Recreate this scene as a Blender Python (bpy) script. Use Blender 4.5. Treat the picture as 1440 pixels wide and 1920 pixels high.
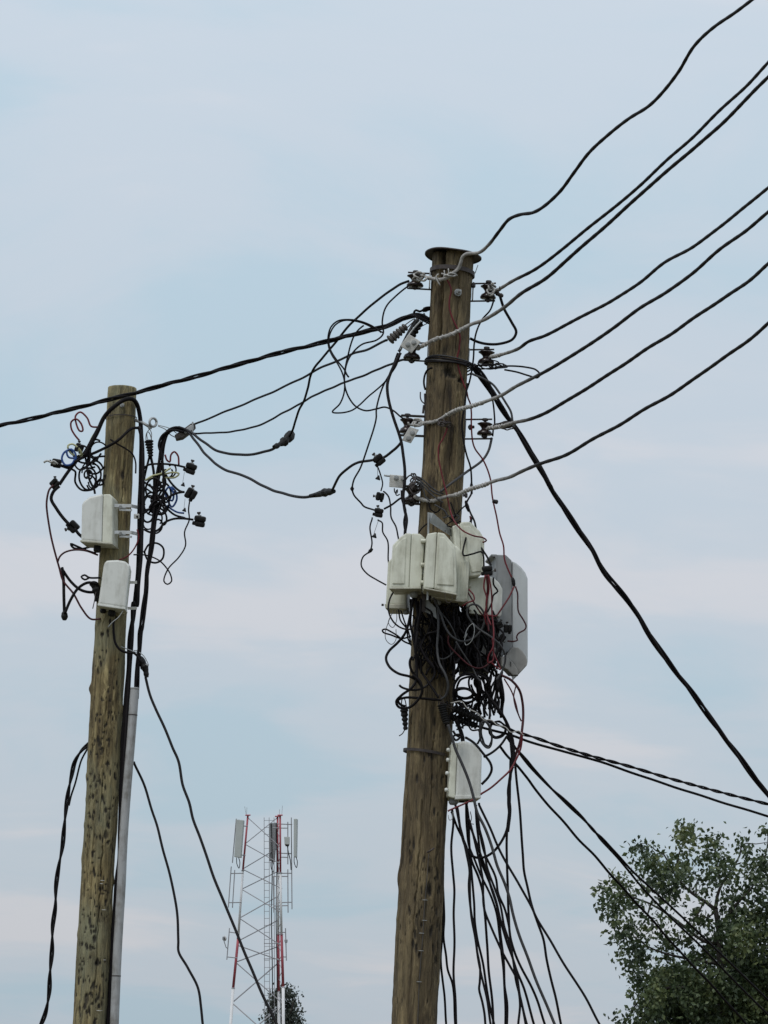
import bpy, bmesh, math, random
import numpy as np
from mathutils import Vector, Matrix

random.seed(7)
RNG = np.random.default_rng(7)
for o in list(bpy.data.objects):
    bpy.data.objects.remove(o)
S = bpy.context.scene
C = S.collection

# ------------------------------------------------------------------ camera
W0, H0 = 1440.0, 1920.0          # picture size the positions were measured in
FPX = 5600.0                     # focal length in those pixels
PITCH, ROLL = math.radians(11.3), math.radians(2.2)
CAM = np.array([0.0, 0.0, 1.6])
_F = np.array([0, math.cos(PITCH), math.sin(PITCH)])
_U0 = np.array([0, -math.sin(PITCH), math.cos(PITCH)])
_R0 = np.array([1.0, 0, 0])
_R = _R0 * math.cos(ROLL) + _U0 * math.sin(ROLL)
_U = _U0 * math.cos(ROLL) - _R0 * math.sin(ROLL)
cam = bpy.data.cameras.new('camera')
cam.sensor_fit = 'VERTICAL'
cam.sensor_height = 36.0
cam.lens = FPX / H0 * 36.0
cam.clip_start = 0.1
cam.clip_end = 6000
camo = bpy.data.objects.new('camera', cam)
C.objects.link(camo)
m = Matrix.Identity(4)
for i in range(3):
    m[i][0], m[i][1], m[i][2], m[i][3] = _R[i], _U[i], -_F[i], CAM[i]
camo.matrix_world = m
S.camera = camo

# ------------------------------------------------------------------ sky and light
SUN_EL, SUN_AZ = math.radians(58), math.radians(215)     # azimuth clockwise from +Y
wd = bpy.data.worlds.new('World')
S.world = wd
wd.use_nodes = True
nt = wd.node_tree
nt.nodes.clear()
def N(t, typ, **kw):
    n = t.nodes.new(typ)
    for k, v in kw.items():
        if k in n.inputs and not hasattr(n, k):
            n.inputs[k].default_value = v
        else:
            setattr(n, k, v)
    return n
out = N(nt, 'ShaderNodeOutputWorld')
sky = N(nt, 'ShaderNodeTexSky', sky_type='NISHITA', sun_disc=False, sun_elevation=SUN_EL,
        sun_rotation=SUN_AZ, dust_density=3.0, air_density=1.2)
bg_sky = N(nt, 'ShaderNodeBackground'); bg_sky.inputs[1].default_value = 0.10
bg_cl = N(nt, 'ShaderNodeBackground'); bg_cl.inputs[1].default_value = 1.0
tc = N(nt, 'ShaderNodeTexCoord')
sep = N(nt, 'ShaderNodeSeparateXYZ')
nt.links.new(tc.outputs['Generated'], sep.inputs[0])
ab = N(nt, 'ShaderNodeMath', operation='ABSOLUTE'); nt.links.new(sep.outputs[2], ab.inputs[0])
ad = N(nt, 'ShaderNodeMath', operation='ADD'); nt.links.new(ab.outputs[0], ad.inputs[0]); ad.inputs[1].default_value = 0.16
dx = N(nt, 'ShaderNodeMath', operation='DIVIDE'); nt.links.new(sep.outputs[0], dx.inputs[0]); nt.links.new(ad.outputs[0], dx.inputs[1])
dy = N(nt, 'ShaderNodeMath', operation='DIVIDE'); nt.links.new(sep.outputs[1], dy.inputs[0]); nt.links.new(ad.outputs[0], dy.inputs[1])
cmb = N(nt, 'ShaderNodeCombineXYZ'); nt.links.new(dx.outputs[0], cmb.inputs[0]); nt.links.new(dy.outputs[0], cmb.inputs[1])
mp = N(nt, 'ShaderNodeMapping'); nt.links.new(cmb.outputs[0], mp.inputs[0])
mp.inputs['Location'].default_value = (3.1, 1.35, 0.0)
mp.inputs['Scale'].default_value = (1.0, 0.8, 1.0)
n1 = N(nt, 'ShaderNodeTexNoise'); nt.links.new(mp.outputs[0], n1.inputs['Vector'])
n1.inputs['Scale'].default_value = 1.5; n1.inputs['Detail'].default_value = 6; n1.inputs['Roughness'].default_value = 0.48
n1.inputs['Distortion'].default_value = 0.3
mp2 = N(nt, 'ShaderNodeMapping'); nt.links.new(cmb.outputs[0], mp2.inputs[0]); mp2.inputs['Scale'].default_value = (1.5, 1.7, 1.0)
mp2.inputs['Rotation'].default_value = (0, 0, 0.55)
n2 = N(nt, 'ShaderNodeTexNoise'); nt.links.new(mp2.outputs[0], n2.inputs['Vector'])
n2.inputs['Scale'].default_value = 1.6; n2.inputs['Detail'].default_value = 7; n2.inputs['Roughness'].default_value = 0.55; n2.inputs['Distortion'].default_value = 0.6
nmx = N(nt, 'ShaderNodeMix'); nmx.inputs[0].default_value = 0.42
nt.links.new(n1.outputs['Fac'], nmx.inputs[2]); nt.links.new(n2.outputs['Fac'], nmx.inputs[3])
r1 = N(nt, 'ShaderNodeValToRGB'); nt.links.new(nmx.outputs[0], r1.inputs[0])

r1.color_ramp.interpolation = 'EASE'
r1.color_ramp.elements[0].position = 0.385; r1.color_ramp.elements[0].color = (0.460, 0.585, 0.675, 1)
r1.color_ramp.elements[1].position = 0.605; r1.color_ramp.elements[1].color = (0.630, 0.648, 0.695, 1)
e = r1.color_ramp.elements.new(0.5); e.color = (0.535, 0.607, 0.682, 1)
nt.links.new(r1.outputs[0], bg_cl.inputs[0])
# an overcast sky is brighter overhead than at the horizon
ov = N(nt, 'ShaderNodeMath', operation='MULTIPLY_ADD'); nt.links.new(ab.outputs[0], ov.inputs[0])
ov.inputs[1].default_value = 0.8; ov.inputs[2].default_value = 0.91
nt.links.new(ov.outputs[0], bg_cl.inputs[1])
nt.links.new(sky.outputs[0], bg_sky.inputs[0])
mx = N(nt, 'ShaderNodeMixShader'); mx.inputs[0].default_value = 0.9
nt.links.new(bg_sky.outputs[0], mx.inputs[1]); nt.links.new(bg_cl.outputs[0], mx.inputs[2])
nt.links.new(mx.outputs[0], out.inputs[0])

sun = bpy.data.lights.new('sun', 'SUN')
sun.energy = 1.3
sun.angle = math.radians(20)
sun.color = (1.0, 0.96, 0.9)
suno = bpy.data.objects.new('sun', sun)
C.objects.link(suno)
sd = Vector((math.sin(SUN_AZ) * math.cos(SUN_EL), math.cos(SUN_AZ) * math.cos(SUN_EL), math.sin(SUN_EL)))
suno.rotation_euler = sd.to_track_quat('Z', 'Y').to_euler()
suno.location = (0, 0, 30)
S.view_settings.view_transform = 'Standard'
S.view_settings.look = 'None'
S.view_settings.exposure = 0.0
S.view_settings.gamma = 1.0
S.view_settings.use_curve_mapping = False

# ------------------------------------------------------------------ places
DM, DL = 15.0, 19.0               # distance of the near and the far pole (world Y)
def P(x, y, d):
    v = _F + _R * ((x - 720.0) / FPX) + _U * ((960.0 - y) / FPX)
    return CAM + v * (d / v[1])
def MP(d):                        # metres per measured pixel at distance d
    return d / FPX
V = {'X': (0, 0, 1), 'A': (60, 700, 4), 'B': (60, 1130, 4), 'K': (60, 1500, 4), 'D': (590, 450, 1440 / 430),
     'E': (590, 740, 1440 / 430), 'F': (680, 960, 1440 / 340), 'G': (680, 1130, 4), 'H': (700, 1480, 1440 / 460),
     'T': (380, 1500, 1006 / 220), 'R': (1080, 1520, 4), 'D2': (760, 450, 8), 'D3': (600, 570, 1440 / 220),
     'F2': (820, 950, 1105 / 190), 'L': (270, 760, 1440 / 390), 'D4': (740, 600, 8), 'E2': (650, 820, 5.76)}
def Q(v, x, y):
    a = V[v]
    return a[0] + x / a[2], a[1] + y / a[2]
def PV(v, x, y, d):
    a = Q(v, x, y)
    return P(a[0], a[1], d)

# ------------------------------------------------------------------ materials
MATS = {}
def newmat(name):
    mt = bpy.data.materials.new(name); mt.use_nodes = True
    t = mt.node_tree
    b = t.nodes['Principled BSDF']
    MATS[name] = mt
    return mt, t, b
def ramp(t, src, stops):
    r = N(t, 'ShaderNodeValToRGB')
    t.links.new(src, r.inputs[0])
    while len(r.color_ramp.elements) > 1:
        r.color_ramp.elements.remove(r.color_ramp.elements[0])
    r.color_ramp.elements[0].position = stops[0][0]; r.color_ramp.elements[0].color = (*stops[0][1], 1)
    for p, c in stops[1:]:
        e = r.color_ramp.elements.new(p); e.color = (*c, 1)
    return r.outputs[0]
def noise(t, scale, sc=(1, 1, 1), detail=4, rough=0.55, loc=(0, 0, 0), dist=0.0):
    c = N(t, 'ShaderNodeTexCoord'); mm = N(t, 'ShaderNodeMapping')
    t.links.new(c.outputs['Object'], mm.inputs[0])
    mm.inputs['Scale'].default_value = sc; mm.inputs['Location'].default_value = loc
    n = N(t, 'ShaderNodeTexNoise'); t.links.new(mm.outputs[0], n.inputs['Vector'])
    n.inputs['Scale'].default_value = scale; n.inputs['Detail'].default_value = detail
    n.inputs['Roughness'].default_value = rough; n.inputs['Distortion'].default_value = dist
    return n.outputs['Fac']
def mixc(t, fac, a, b, mode='MIX'):
    mm = N(t, 'ShaderNodeMix', data_type='RGBA', blend_type=mode)
    for i, s in ((0, fac), (6, a), (7, b)):
        if hasattr(s, 'links'):
            t.links.new(s, mm.inputs[i])
        elif i == 0:
            mm.inputs[0].default_value = s
        else:
            mm.inputs[i].default_value = (*s, 1)
    return mm.outputs[2]
def bump(t, b, h, strength, dist):
    bp = N(t, 'ShaderNodeBump'); bp.inputs['Strength'].default_value = strength; bp.inputs['Distance'].default_value = dist
    t.links.new(h, bp.inputs['Height']); t.links.new(bp.outputs[0], b.inputs['Normal'])
def simple(name, c1, c2, scale=30, rough=0.5, metal=0.0, sc=(1, 1, 1), bs=0.15, spec=0.5):
    mt, t, b = newmat(name)
    n = noise(t, scale, sc, 5, 0.6)
    col = ramp(t, n, [(0.3, c1), (0.7, c2)])
    t.links.new(col, b.inputs['Base Color'])
    b.inputs['Roughness'].default_value = rough; b.inputs['Metallic'].default_value = metal
    b.inputs['Specular IOR Level'].default_value = spec
    if bs:
        bump(t, b, noise(t, scale * 4, sc, 3), bs, 0.002)
    return mt
simple('black', (0.003, 0.0022, 0.003), (0.008, 0.006, 0.0075), 25, 0.65, bs=0, spec=0.16)
simple('black2', (0.006, 0.005, 0.006), (0.014, 0.011, 0.013), 25, 0.6, bs=0, spec=0.2)
simple('greycable', (0.030, 0.030, 0.032), (0.068, 0.068, 0.072), 25, 0.55, bs=0, spec=0.3)
simple('red', (0.085, 0.008, 0.012), (0.16, 0.016, 0.023), 25, 0.5, bs=0, spec=0.3)
simple('darkred', (0.035, 0.006, 0.009), (0.07, 0.011, 0.014), 25, 0.5, bs=0, spec=0.3)
simple('blue', (0.015, 0.05, 0.18), (0.03, 0.085, 0.28), 25, 0.5, bs=0, spec=0.3)
simple('yellow', (0.38, 0.38, 0.20), (0.52, 0.52, 0.30), 25, 0.5, bs=0, spec=0.3)
simple('alu', (0.24, 0.23, 0.22), (0.50, 0.49, 0.46), 60, 0.55, 0.15, bs=0.3)
simple('galv', (0.24, 0.25, 0.25), (0.42, 0.43, 0.43), 14, 0.5, 0.35, bs=0.2)
simple('darksteel', (0.030, 0.025, 0.025), (0.075, 0.06, 0.055), 40, 0.6, 0.3, bs=0.3)
simple('porcelain', (0.014, 0.008, 0.008), (0.030, 0.016, 0.014), 20, 0.25, 0.0, bs=0)
simple('blackplastic', (0.006, 0.006, 0.006), (0.014, 0.013, 0.013), 40, 0.55, bs=0, spec=0.25)
simple('whiteclamp', (0.46, 0.45, 0.43), (0.76, 0.75, 0.72), 30, 0.5, 0.2)
simple('greyrib', (0.035, 0.030, 0.026), (0.08, 0.07, 0.062), 40, 0.6)
simple('steelwhite', (0.55, 0.55, 0.53), (0.72, 0.72, 0.70), 20, 0.4, 0.3)
simple('tower_red', (0.26, 0.04, 0.06), (0.36, 0.07, 0.085), 0.8, 0.6, bs=0)
simple('tower_white', (0.55, 0.55, 0.56), (0.70, 0.70, 0.71), 0.8, 0.6, bs=0)
simple('tower_grey', (0.22, 0.22, 0.24), (0.31, 0.31, 0.33), 0.8, 0.6, bs=0)  # mast greys lightened: distance haze put into the colour
simple('tower_pale', (0.28, 0.28, 0.30), (0.40, 0.40, 0.42), 0.8, 0.6, bs=0)
simple('panel', (0.36, 0.39, 0.38), (0.46, 0.48, 0.47), 0.8, 0.5, bs=0)
simple('panel_dark', (0.20, 0.21, 0.22), (0.26, 0.27, 0.28), 0.8, 0.5, bs=0)  # lightened to paint in haze, like the mast greys
simple('cavity_dark', (0.018, 0.018, 0.018), (0.06, 0.06, 0.058), 20, 0.6)  # shade of the cavity behind the wires, put into the colour
simple('bark', (0.014, 0.011, 0.009), (0.04, 0.033, 0.026), 6, 0.85, sc=(1, 1, 0.3), bs=0.5)

def plastic(name, c, dirt, rough=0.46, amount=0.8):
    mt, t, b = newmat(name)
    n1 = noise(t, 30, (1, 1, 0.18), 6, 0.65)       # runs of dirt down the sides
    n2 = noise(t, 9, (1, 1, 1), 5, 0.6, (3, 1, 2))
    n3 = noise(t, 160, (1, 1, 1), 3, 0.6)
    f = N(t, 'ShaderNodeMath', operation='MULTIPLY'); t.links.new(n1, f.inputs[0]); t.links.new(n2, f.inputs[1])
    fr = ramp(t, f.outputs[0], [(0.20, (0, 0, 0)), (0.38, (amount,) * 3)])
    col = mixc(t, fr, c, dirt)
    sp = ramp(t, n3, [(0.66, (0, 0, 0)), (0.74, (0.35,) * 3)])
    col = mixc(t, sp, col, tuple(x * 0.5 for x in dirt))
    t.links.new(col, b.inputs['Base Color'])
    b.inputs['Roughness'].default_value = rough
    bump(t, b, n2, 0.1, 0.004)
    return mt
plastic('cream', (0.68, 0.685, 0.585), (0.38, 0.375, 0.29))
plastic('cream_flange', (0.50, 0.49, 0.41), (0.28, 0.26, 0.20))
plastic('offwhite', (0.68, 0.69, 0.655), (0.42, 0.42, 0.38), amount=0.6)
plastic('boxgrey', (0.27, 0.28, 0.285), (0.19, 0.19, 0.185))
plastic('boxpale', (0.52, 0.545, 0.555), (0.40, 0.41, 0.41), 0.35, 0.4)
plastic('boxbrown', (0.34, 0.33, 0.31), (0.2, 0.19, 0.175))
plastic('pvcgrey', (0.36, 0.365, 0.37), (0.17, 0.16, 0.145), 0.5, 0.95)

def wood(name, dark, mid, light, green, gamt, spots, loc):
    mt, t, b = newmat(name)
    g1 = noise(t, 22, (1, 1, 0.07), 8, 0.68, loc, 0.5)
    g2 = noise(t, 80, (1, 1, 0.05), 5, 0.65, loc)
    g3 = noise(t, 34, (1, 1, 0.16), 7, 0.75, (loc[0] + 1, 7, 3), 0.6)
    bl = noise(t, 3.0, (1, 1, 0.5), 5, 0.6, loc)
    col = ramp(t, g1, [(0.30, dark), (0.47, mid), (0.68, light)])
    fine = ramp(t, g2, [(0.35, (0.55,) * 3), (0.6, (1.0,) * 3)])
    col = mixc(t, 0.85, col, fine, 'MULTIPLY')
    fl = ramp(t, g3, [(0.40, (0.85,) * 3), (0.475, (0, 0, 0))])
    col = mixc(t, fl, col, tuple(x * 0.45 for x in dark))
    fl2 = ramp(t, g3, [(0.55, (0, 0, 0)), (0.66, (0.75,) * 3)])
    col = mixc(t, fl2, col, tuple(x * 1.25 for x in light))
    gf = ramp(t, bl, [(0.42, (0, 0, 0)), (0.62, (gamt,) * 3)])
    col = mixc(t, gf, col, green)
    # dark stains and insect holes
    st = noise(t, 7.5, (1, 1, 0.33), 6, 0.68, (loc[0] + 4, 2, 1))
    sf = ramp(t, st, [(0.53, (0, 0, 0)), (0.70, (0.75,) * 3)])
    col = mixc(t, sf, col, tuple(x * 0.55 for x in dark))
    c = N(t, 'ShaderNodeTexCoord'); mm = N(t, 'ShaderNodeMapping')
    t.links.new(c.outputs['Object'], mm.inputs[0]); mm.inputs['Scale'].default_value = (34, 34, 11)
    vo = N(t, 'ShaderNodeTexVoronoi'); t.links.new(mm.outputs[0], vo.inputs['Vector'])
    nz = noise(t, 60, (1, 1, 0.4), 3)
    sub = N(t, 'ShaderNodeMath', operation='MULTIPLY_ADD'); t.links.new(nz, sub.inputs[0]); sub.inputs[1].default_value = 0.35
    t.links.new(vo.outputs['Distance'], sub.inputs[2])
    vf = ramp(t, sub.outputs[0], [(0.24 + spots, (1, 1, 1)), (0.32 + spots, (0, 0, 0))])
    sepz = N(t, 'ShaderNodeSeparateXYZ'); t.links.new(c.outputs['Object'], sepz.inputs[0])
    lo = N(t, 'ShaderNodeMapRange'); t.links.new(sepz.outputs[2], lo.inputs[0])
    lo.inputs[1].default_value = 3.9; lo.inputs[2].default_value = 2.6; lo.inputs[3].default_value = 0.0; lo.inputs[4].default_value = 0.85
    vm = N(t, 'ShaderNodeMath', operation='MULTIPLY'); t.links.new(vf, vm.inputs[0]); t.links.new(lo.outputs[0], vm.inputs[1])
    col = mixc(t, vm.outputs[0], col, (0.012, 0.010, 0.008))
    at = N(t, 'ShaderNodeAttribute', attribute_name='rot')
    col = mixc(t, at.outputs['Fac'], col, (0.022, 0.018, 0.014))
    t.links.new(col, b.inputs['Base Color'])
    b.inputs['Roughness'].default_value = 0.85
    hs = N(t, 'ShaderNodeMath', operation='ADD'); t.links.new(g1, hs.inputs[0]); t.links.new(g3, hs.inputs[1])
    bump(t, b, hs.outputs[0], 0.9, 0.02)
wood('wood_near', (0.042, 0.028, 0.015), (0.150, 0.108, 0.054), (0.33, 0.255, 0.135), (0.125, 0.096, 0.052), 0.5, 0.0, (0, 0, 0))
wood('wood_far', (0.095, 0.066, 0.030), (0.27, 0.210, 0.098), (0.46, 0.375, 0.19), (0.25, 0.25, 0.16), 0.8, 0.05, (5, 3, 2))

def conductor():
    """bare aluminium near the pole, darkness of a backlit wire painted in further out (vertex attribute 'cover')"""
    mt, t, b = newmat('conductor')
    a = N(t, 'ShaderNodeAttribute', attribute_name='cover')  # how far the backlit darkening is painted in
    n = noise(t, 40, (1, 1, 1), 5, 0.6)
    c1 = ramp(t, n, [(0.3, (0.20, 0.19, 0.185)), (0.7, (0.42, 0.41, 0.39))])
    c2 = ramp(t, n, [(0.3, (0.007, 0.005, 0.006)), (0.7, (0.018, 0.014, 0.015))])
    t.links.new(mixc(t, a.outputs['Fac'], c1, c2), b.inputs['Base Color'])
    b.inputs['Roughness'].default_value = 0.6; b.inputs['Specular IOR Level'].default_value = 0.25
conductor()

def foliage(name, c1, c2, c3):
    mt, t, b = newmat(name)
    n = noise(t, 1.6, (1, 1, 1), 3)
    n2 = noise(t, 14, (1, 1, 1), 2)
    s = N(t, 'ShaderNodeMath', operation='MULTIPLY_ADD'); t.links.new(n2, s.inputs[0]); s.inputs[1].default_value = 0.5
    t.links.new(n, s.inputs[2])
    col = ramp(t, s.outputs[0], [(0.55, c1), (0.75, c2), (0.95, c3)])
    t.links.new(col, b.inputs['Base Color'])
    b.inputs['Roughness'].default_value = 0.55
    tr = N(t, 'ShaderNodeBsdfTranslucent'); t.links.new(col, tr.inputs[0])
    ms = N(t, 'ShaderNodeMixShader'); ms.inputs[0].default_value = 0.25
    t.links.new(b.outputs[0], ms.inputs[1]); t.links.new(tr.outputs[0], ms.inputs[2])
    t.links.new(ms.outputs[0], t.nodes['Material Output'].inputs[0])
foliage('leaf', (0.024, 0.040, 0.019), (0.060, 0.090, 0.038), (0.14, 0.165, 0.060))
foliage('leaf_far', (0.022, 0.030, 0.024), (0.035, 0.046, 0.034), (0.06, 0.07, 0.05))
mt, t, b = newmat('soil')
col = ramp(t, noise(t, 0.15, detail=8), [(0.35, (0.10, 0.065, 0.04)), (0.55, (0.09, 0.085, 0.04)), (0.7, (0.05, 0.075, 0.025))])
t.links.new(col, b.inputs['Base Color']); b.inputs['Roughness'].default_value = 0.95

# ------------------------------------------------------------------ object helpers
def tag(o, label, cat, group=None):
    o['label'] = label; o['category'] = cat
    if group:
        o['group'] = group
    return o
def thing(name, label, cat, loc, group=None):
    o = bpy.data.objects.new(name, None)
    C.objects.link(o); o.location = tuple(loc); o.empty_display_size = 0.05
    o['org'] = [float(x) for x in loc]
    return tag(o, label, cat, group)
def mesh(name, v, f, mat, parent=None, smooth=False, org=None):
    v = np.asarray(v, float)
    if parent is not None:
        org = np.array(parent['org'])
    elif org is None:
        org = v[0].copy()
    me = bpy.data.meshes.new(name)
    me.from_pydata((v - org).tolist(), [], f)
    me.materials.append(MATS[mat])
    if smooth:
        me.polygons.foreach_set('use_smooth', [True] * len(me.polygons))
    o = bpy.data.objects.new(name, me)
    C.objects.link(o)
    o['org'] = [float(x) for x in org]
    if parent is not None:
        o.parent = parent
    else:
        o.location = tuple(org)
    return o
def unit(v):
    v = np.asarray(v, float); return v / max(1e-9, np.linalg.norm(v))
def spline(pts, step):
    """centripetal Catmull-Rom through the points, evenly sampled"""
    p = np.asarray(pts, float)
    if len(p) == 2:
        n = max(2, int(np.linalg.norm(p[1] - p[0]) / step))
        return np.array([p[0] + (p[1] - p[0]) * k / n for k in range(n + 1)])
    p = np.vstack([2 * p[0] - p[1], p, 2 * p[-1] - p[-2]])
    outp = []
    for i in range(1, len(p) - 2):
        p0, p1, p2, p3 = p[i - 1:i + 3]
        t0 = 0.0
        t1 = t0 + max(1e-6, np.linalg.norm(p1 - p0)) ** 0.5
        t2 = t1 + max(1e-6, np.linalg.norm(p2 - p1)) ** 0.5
        t3 = t2 + max(1e-6, np.linalg.norm(p3 - p2)) ** 0.5
        n = max(2, int(np.linalg.norm(p2 - p1) / step))
        for k in range(n):
            t = t1 + (t2 - t1) * k / n
            a1 = (t1 - t) / (t1 - t0) * p0 + (t - t0) / (t1 - t0) * p1
            a2 = (t2 - t) / (t2 - t1) * p1 + (t - t1) / (t2 - t1) * p2
            a3 = (t3 - t) / (t3 - t2) * p2 + (t - t2) / (t3 - t2) * p3
            b1 = (t2 - t) / (t2 - t0) * a1 + (t - t0) / (t2 - t0) * a2
            b2 = (t3 - t) / (t3 - t1) * a2 + (t - t1) / (t3 - t1) * a3
            outp.append((t2 - t) / (t2 - t1) * b1 + (t - t1) / (t2 - t1) * b2)
    outp.append(p[-2])
    return np.array(outp)
def frames(p):
    tg = np.gradient(p, axis=0)
    tg /= np.maximum(1e-9, np.linalg.norm(tg, axis=1))[:, None]
    u = np.cross(tg[0], [0.31, 0.9, 0.27]); u = unit(u)
    us = []
    for k in range(len(p)):
        u = unit(u - tg[k] * np.dot(u, tg[k])); us.append(u)
    us = np.array(us)
    return tg, us, np.cross(tg, us)
def tube(p, r, n=7):
    p = np.asarray(p, float)
    tg, u, w = frames(p)
    r = np.broadcast_to(np.asarray(r, float), (len(p),))
    a = np.linspace(0, 2 * math.pi, n, endpoint=False)
    v = (p[:, None, :] + r[:, None, None] * (np.cos(a)[None, :, None] * u[:, None, :] + np.sin(a)[None, :, None] * w[:, None, :])).reshape(-1, 3)
    f = []
    for i in range(len(p) - 1):
        for k in range(n):
            k2 = (k + 1) % n
            f.append((i * n + k, i * n + k2, (i + 1) * n + k2, (i + 1) * n + k))
    f.append(tuple(range(n - 1, -1, -1))); f.append(tuple((len(p) - 1) * n + k for k in range(n)))
    return v, f
def helix(p, rad, pitch, phase=0.0, jitter=0.0):
    """line running round the path p at radius rad"""
    tg, u, w = frames(p)
    s = np.concatenate([[0], np.cumsum(np.linalg.norm(np.diff(p, axis=0), axis=1))])
    th = phase + 2 * math.pi * s / pitch
    if jitter:
        th = th + jitter * np.sin(s / pitch * 1.7 + phase * 2) 
    return p + rad * (np.cos(th)[:, None] * u + np.sin(th)[:, None] * w)
def join(parts):
    vs, fs, o = [], [], 0
    for v, f in parts:
        vs.append(np.asarray(v)); fs += [tuple(i + o for i in q) for q in f]; o += len(v)
    return np.vstack(vs), fs
def bar(a, b, r, n=8):
    return tube(np.array([a, b], float), r, n)
def basis(axis):
    z = unit(axis); x = np.cross(z, [0.0, 1.0, 0.0])
    if np.linalg.norm(x) < 0.1:
        x = np.cross(z, [1.0, 0, 0])
    x = unit(x); return x, np.cross(z, x), z
def lathe(c, axis, prof, n=16):
    x, y, z = basis(axis)
    v, f = [], []
    for r, h in prof:
        for k in range(n):
            a = 2 * math.pi * k / n
            v.append(np.asarray(c) + z * h + r * (math.cos(a) * x + math.sin(a) * y))
    for i in range(len(prof) - 1):
        for k in range(n):
            k2 = (k + 1) % n
            f.append((i * n + k, i * n + k2, (i + 1) * n + k2, (i + 1) * n + k))
    f.append(tuple(range(n - 1, -1, -1))); f.append(tuple((len(prof) - 1) * n + k for k in range(n)))
    return np.array(v), f
def hexnut(c, axis, r, h):
    return lathe(c, axis, [(r * 0.9, 0), (r, h * 0.15), (r, h * 0.85), (r * 0.9, h)], 6)
def bevelled(v, f, w, seg=2):
    bm = bmesh.new()
    vs = [bm.verts.new(tuple(x)) for x in v]
    for q in f:
        bm.faces.new([vs[i] for i in q])
    bmesh.ops.recalc_face_normals(bm, faces=bm.faces)
    if w:
        bmesh.ops.bevel(bm, geom=bm.edges[:], offset=w, segments=seg, profile=0.6, affect='EDGES', clamp_overlap=True)
    bm.verts.index_update()
    vv = np.array([tuple(x.co) for x in bm.verts]); ff = [tuple(x.index for x in q.verts) for q in bm.faces]
    bm.free()
    return vv, ff
def prism(poly, ext, w=0.0, seg=2):
    """closed outline (3D points) pushed along ext, edges rounded by w"""
    n = len(poly)
    a = np.asarray(poly, float); b = a + np.asarray(ext)
    f = [tuple(range(n)), tuple(range(2 * n - 1, n - 1, -1))]
    for k in range(n):
        f.append((k, (k + 1) % n, n + (k + 1) % n, n + k))
    return bevelled(np.vstack([a, b]), f, w, seg)
def obox(c, ax, ay, az, w=0.0, seg=2):
    """box with half-axes ax, ay, az"""
    c, ax, ay, az = (np.asarray(q, float) for q in (c, ax, ay, az))
    poly = [c - ax - ay - az, c + ax - ay - az, c + ax + ay - az, c - ax + ay - az]
    return prism(poly, 2 * az, w, seg)

# value noise
_G = RNG.random((24, 24, 24))
def vnoise(x, y, z):
    xi, yi, zi = np.floor(x).astype(int), np.floor(y).astype(int), np.floor(z).astype(int)
    fx, fy, fz = x - xi, y - yi, z - zi
    fx, fy, fz = (q * q * (3 - 2 * q) for q in (fx, fy, fz))
    r = 0
    for a in (0, 1):
        for b_ in (0, 1):
            for c in (0, 1):
                r = r + _G[(xi + a) % 24, (yi + b_) % 24, (zi + c) % 24] * (fx if a else 1 - fx) * (fy if b_ else 1 - fy) * (fz if c else 1 - fz)
    return r * 2 - 1

# ------------------------------------------------------------------ the ground
gs = 3000.0
g = mesh('ground', [(-gs, -gs, 0), (gs, -gs, 0), (gs, gs, 0), (-gs, gs, 0)], [(0, 1, 2, 3)], 'soil', org=np.zeros(3))
g['kind'] = 'structure'

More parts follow.
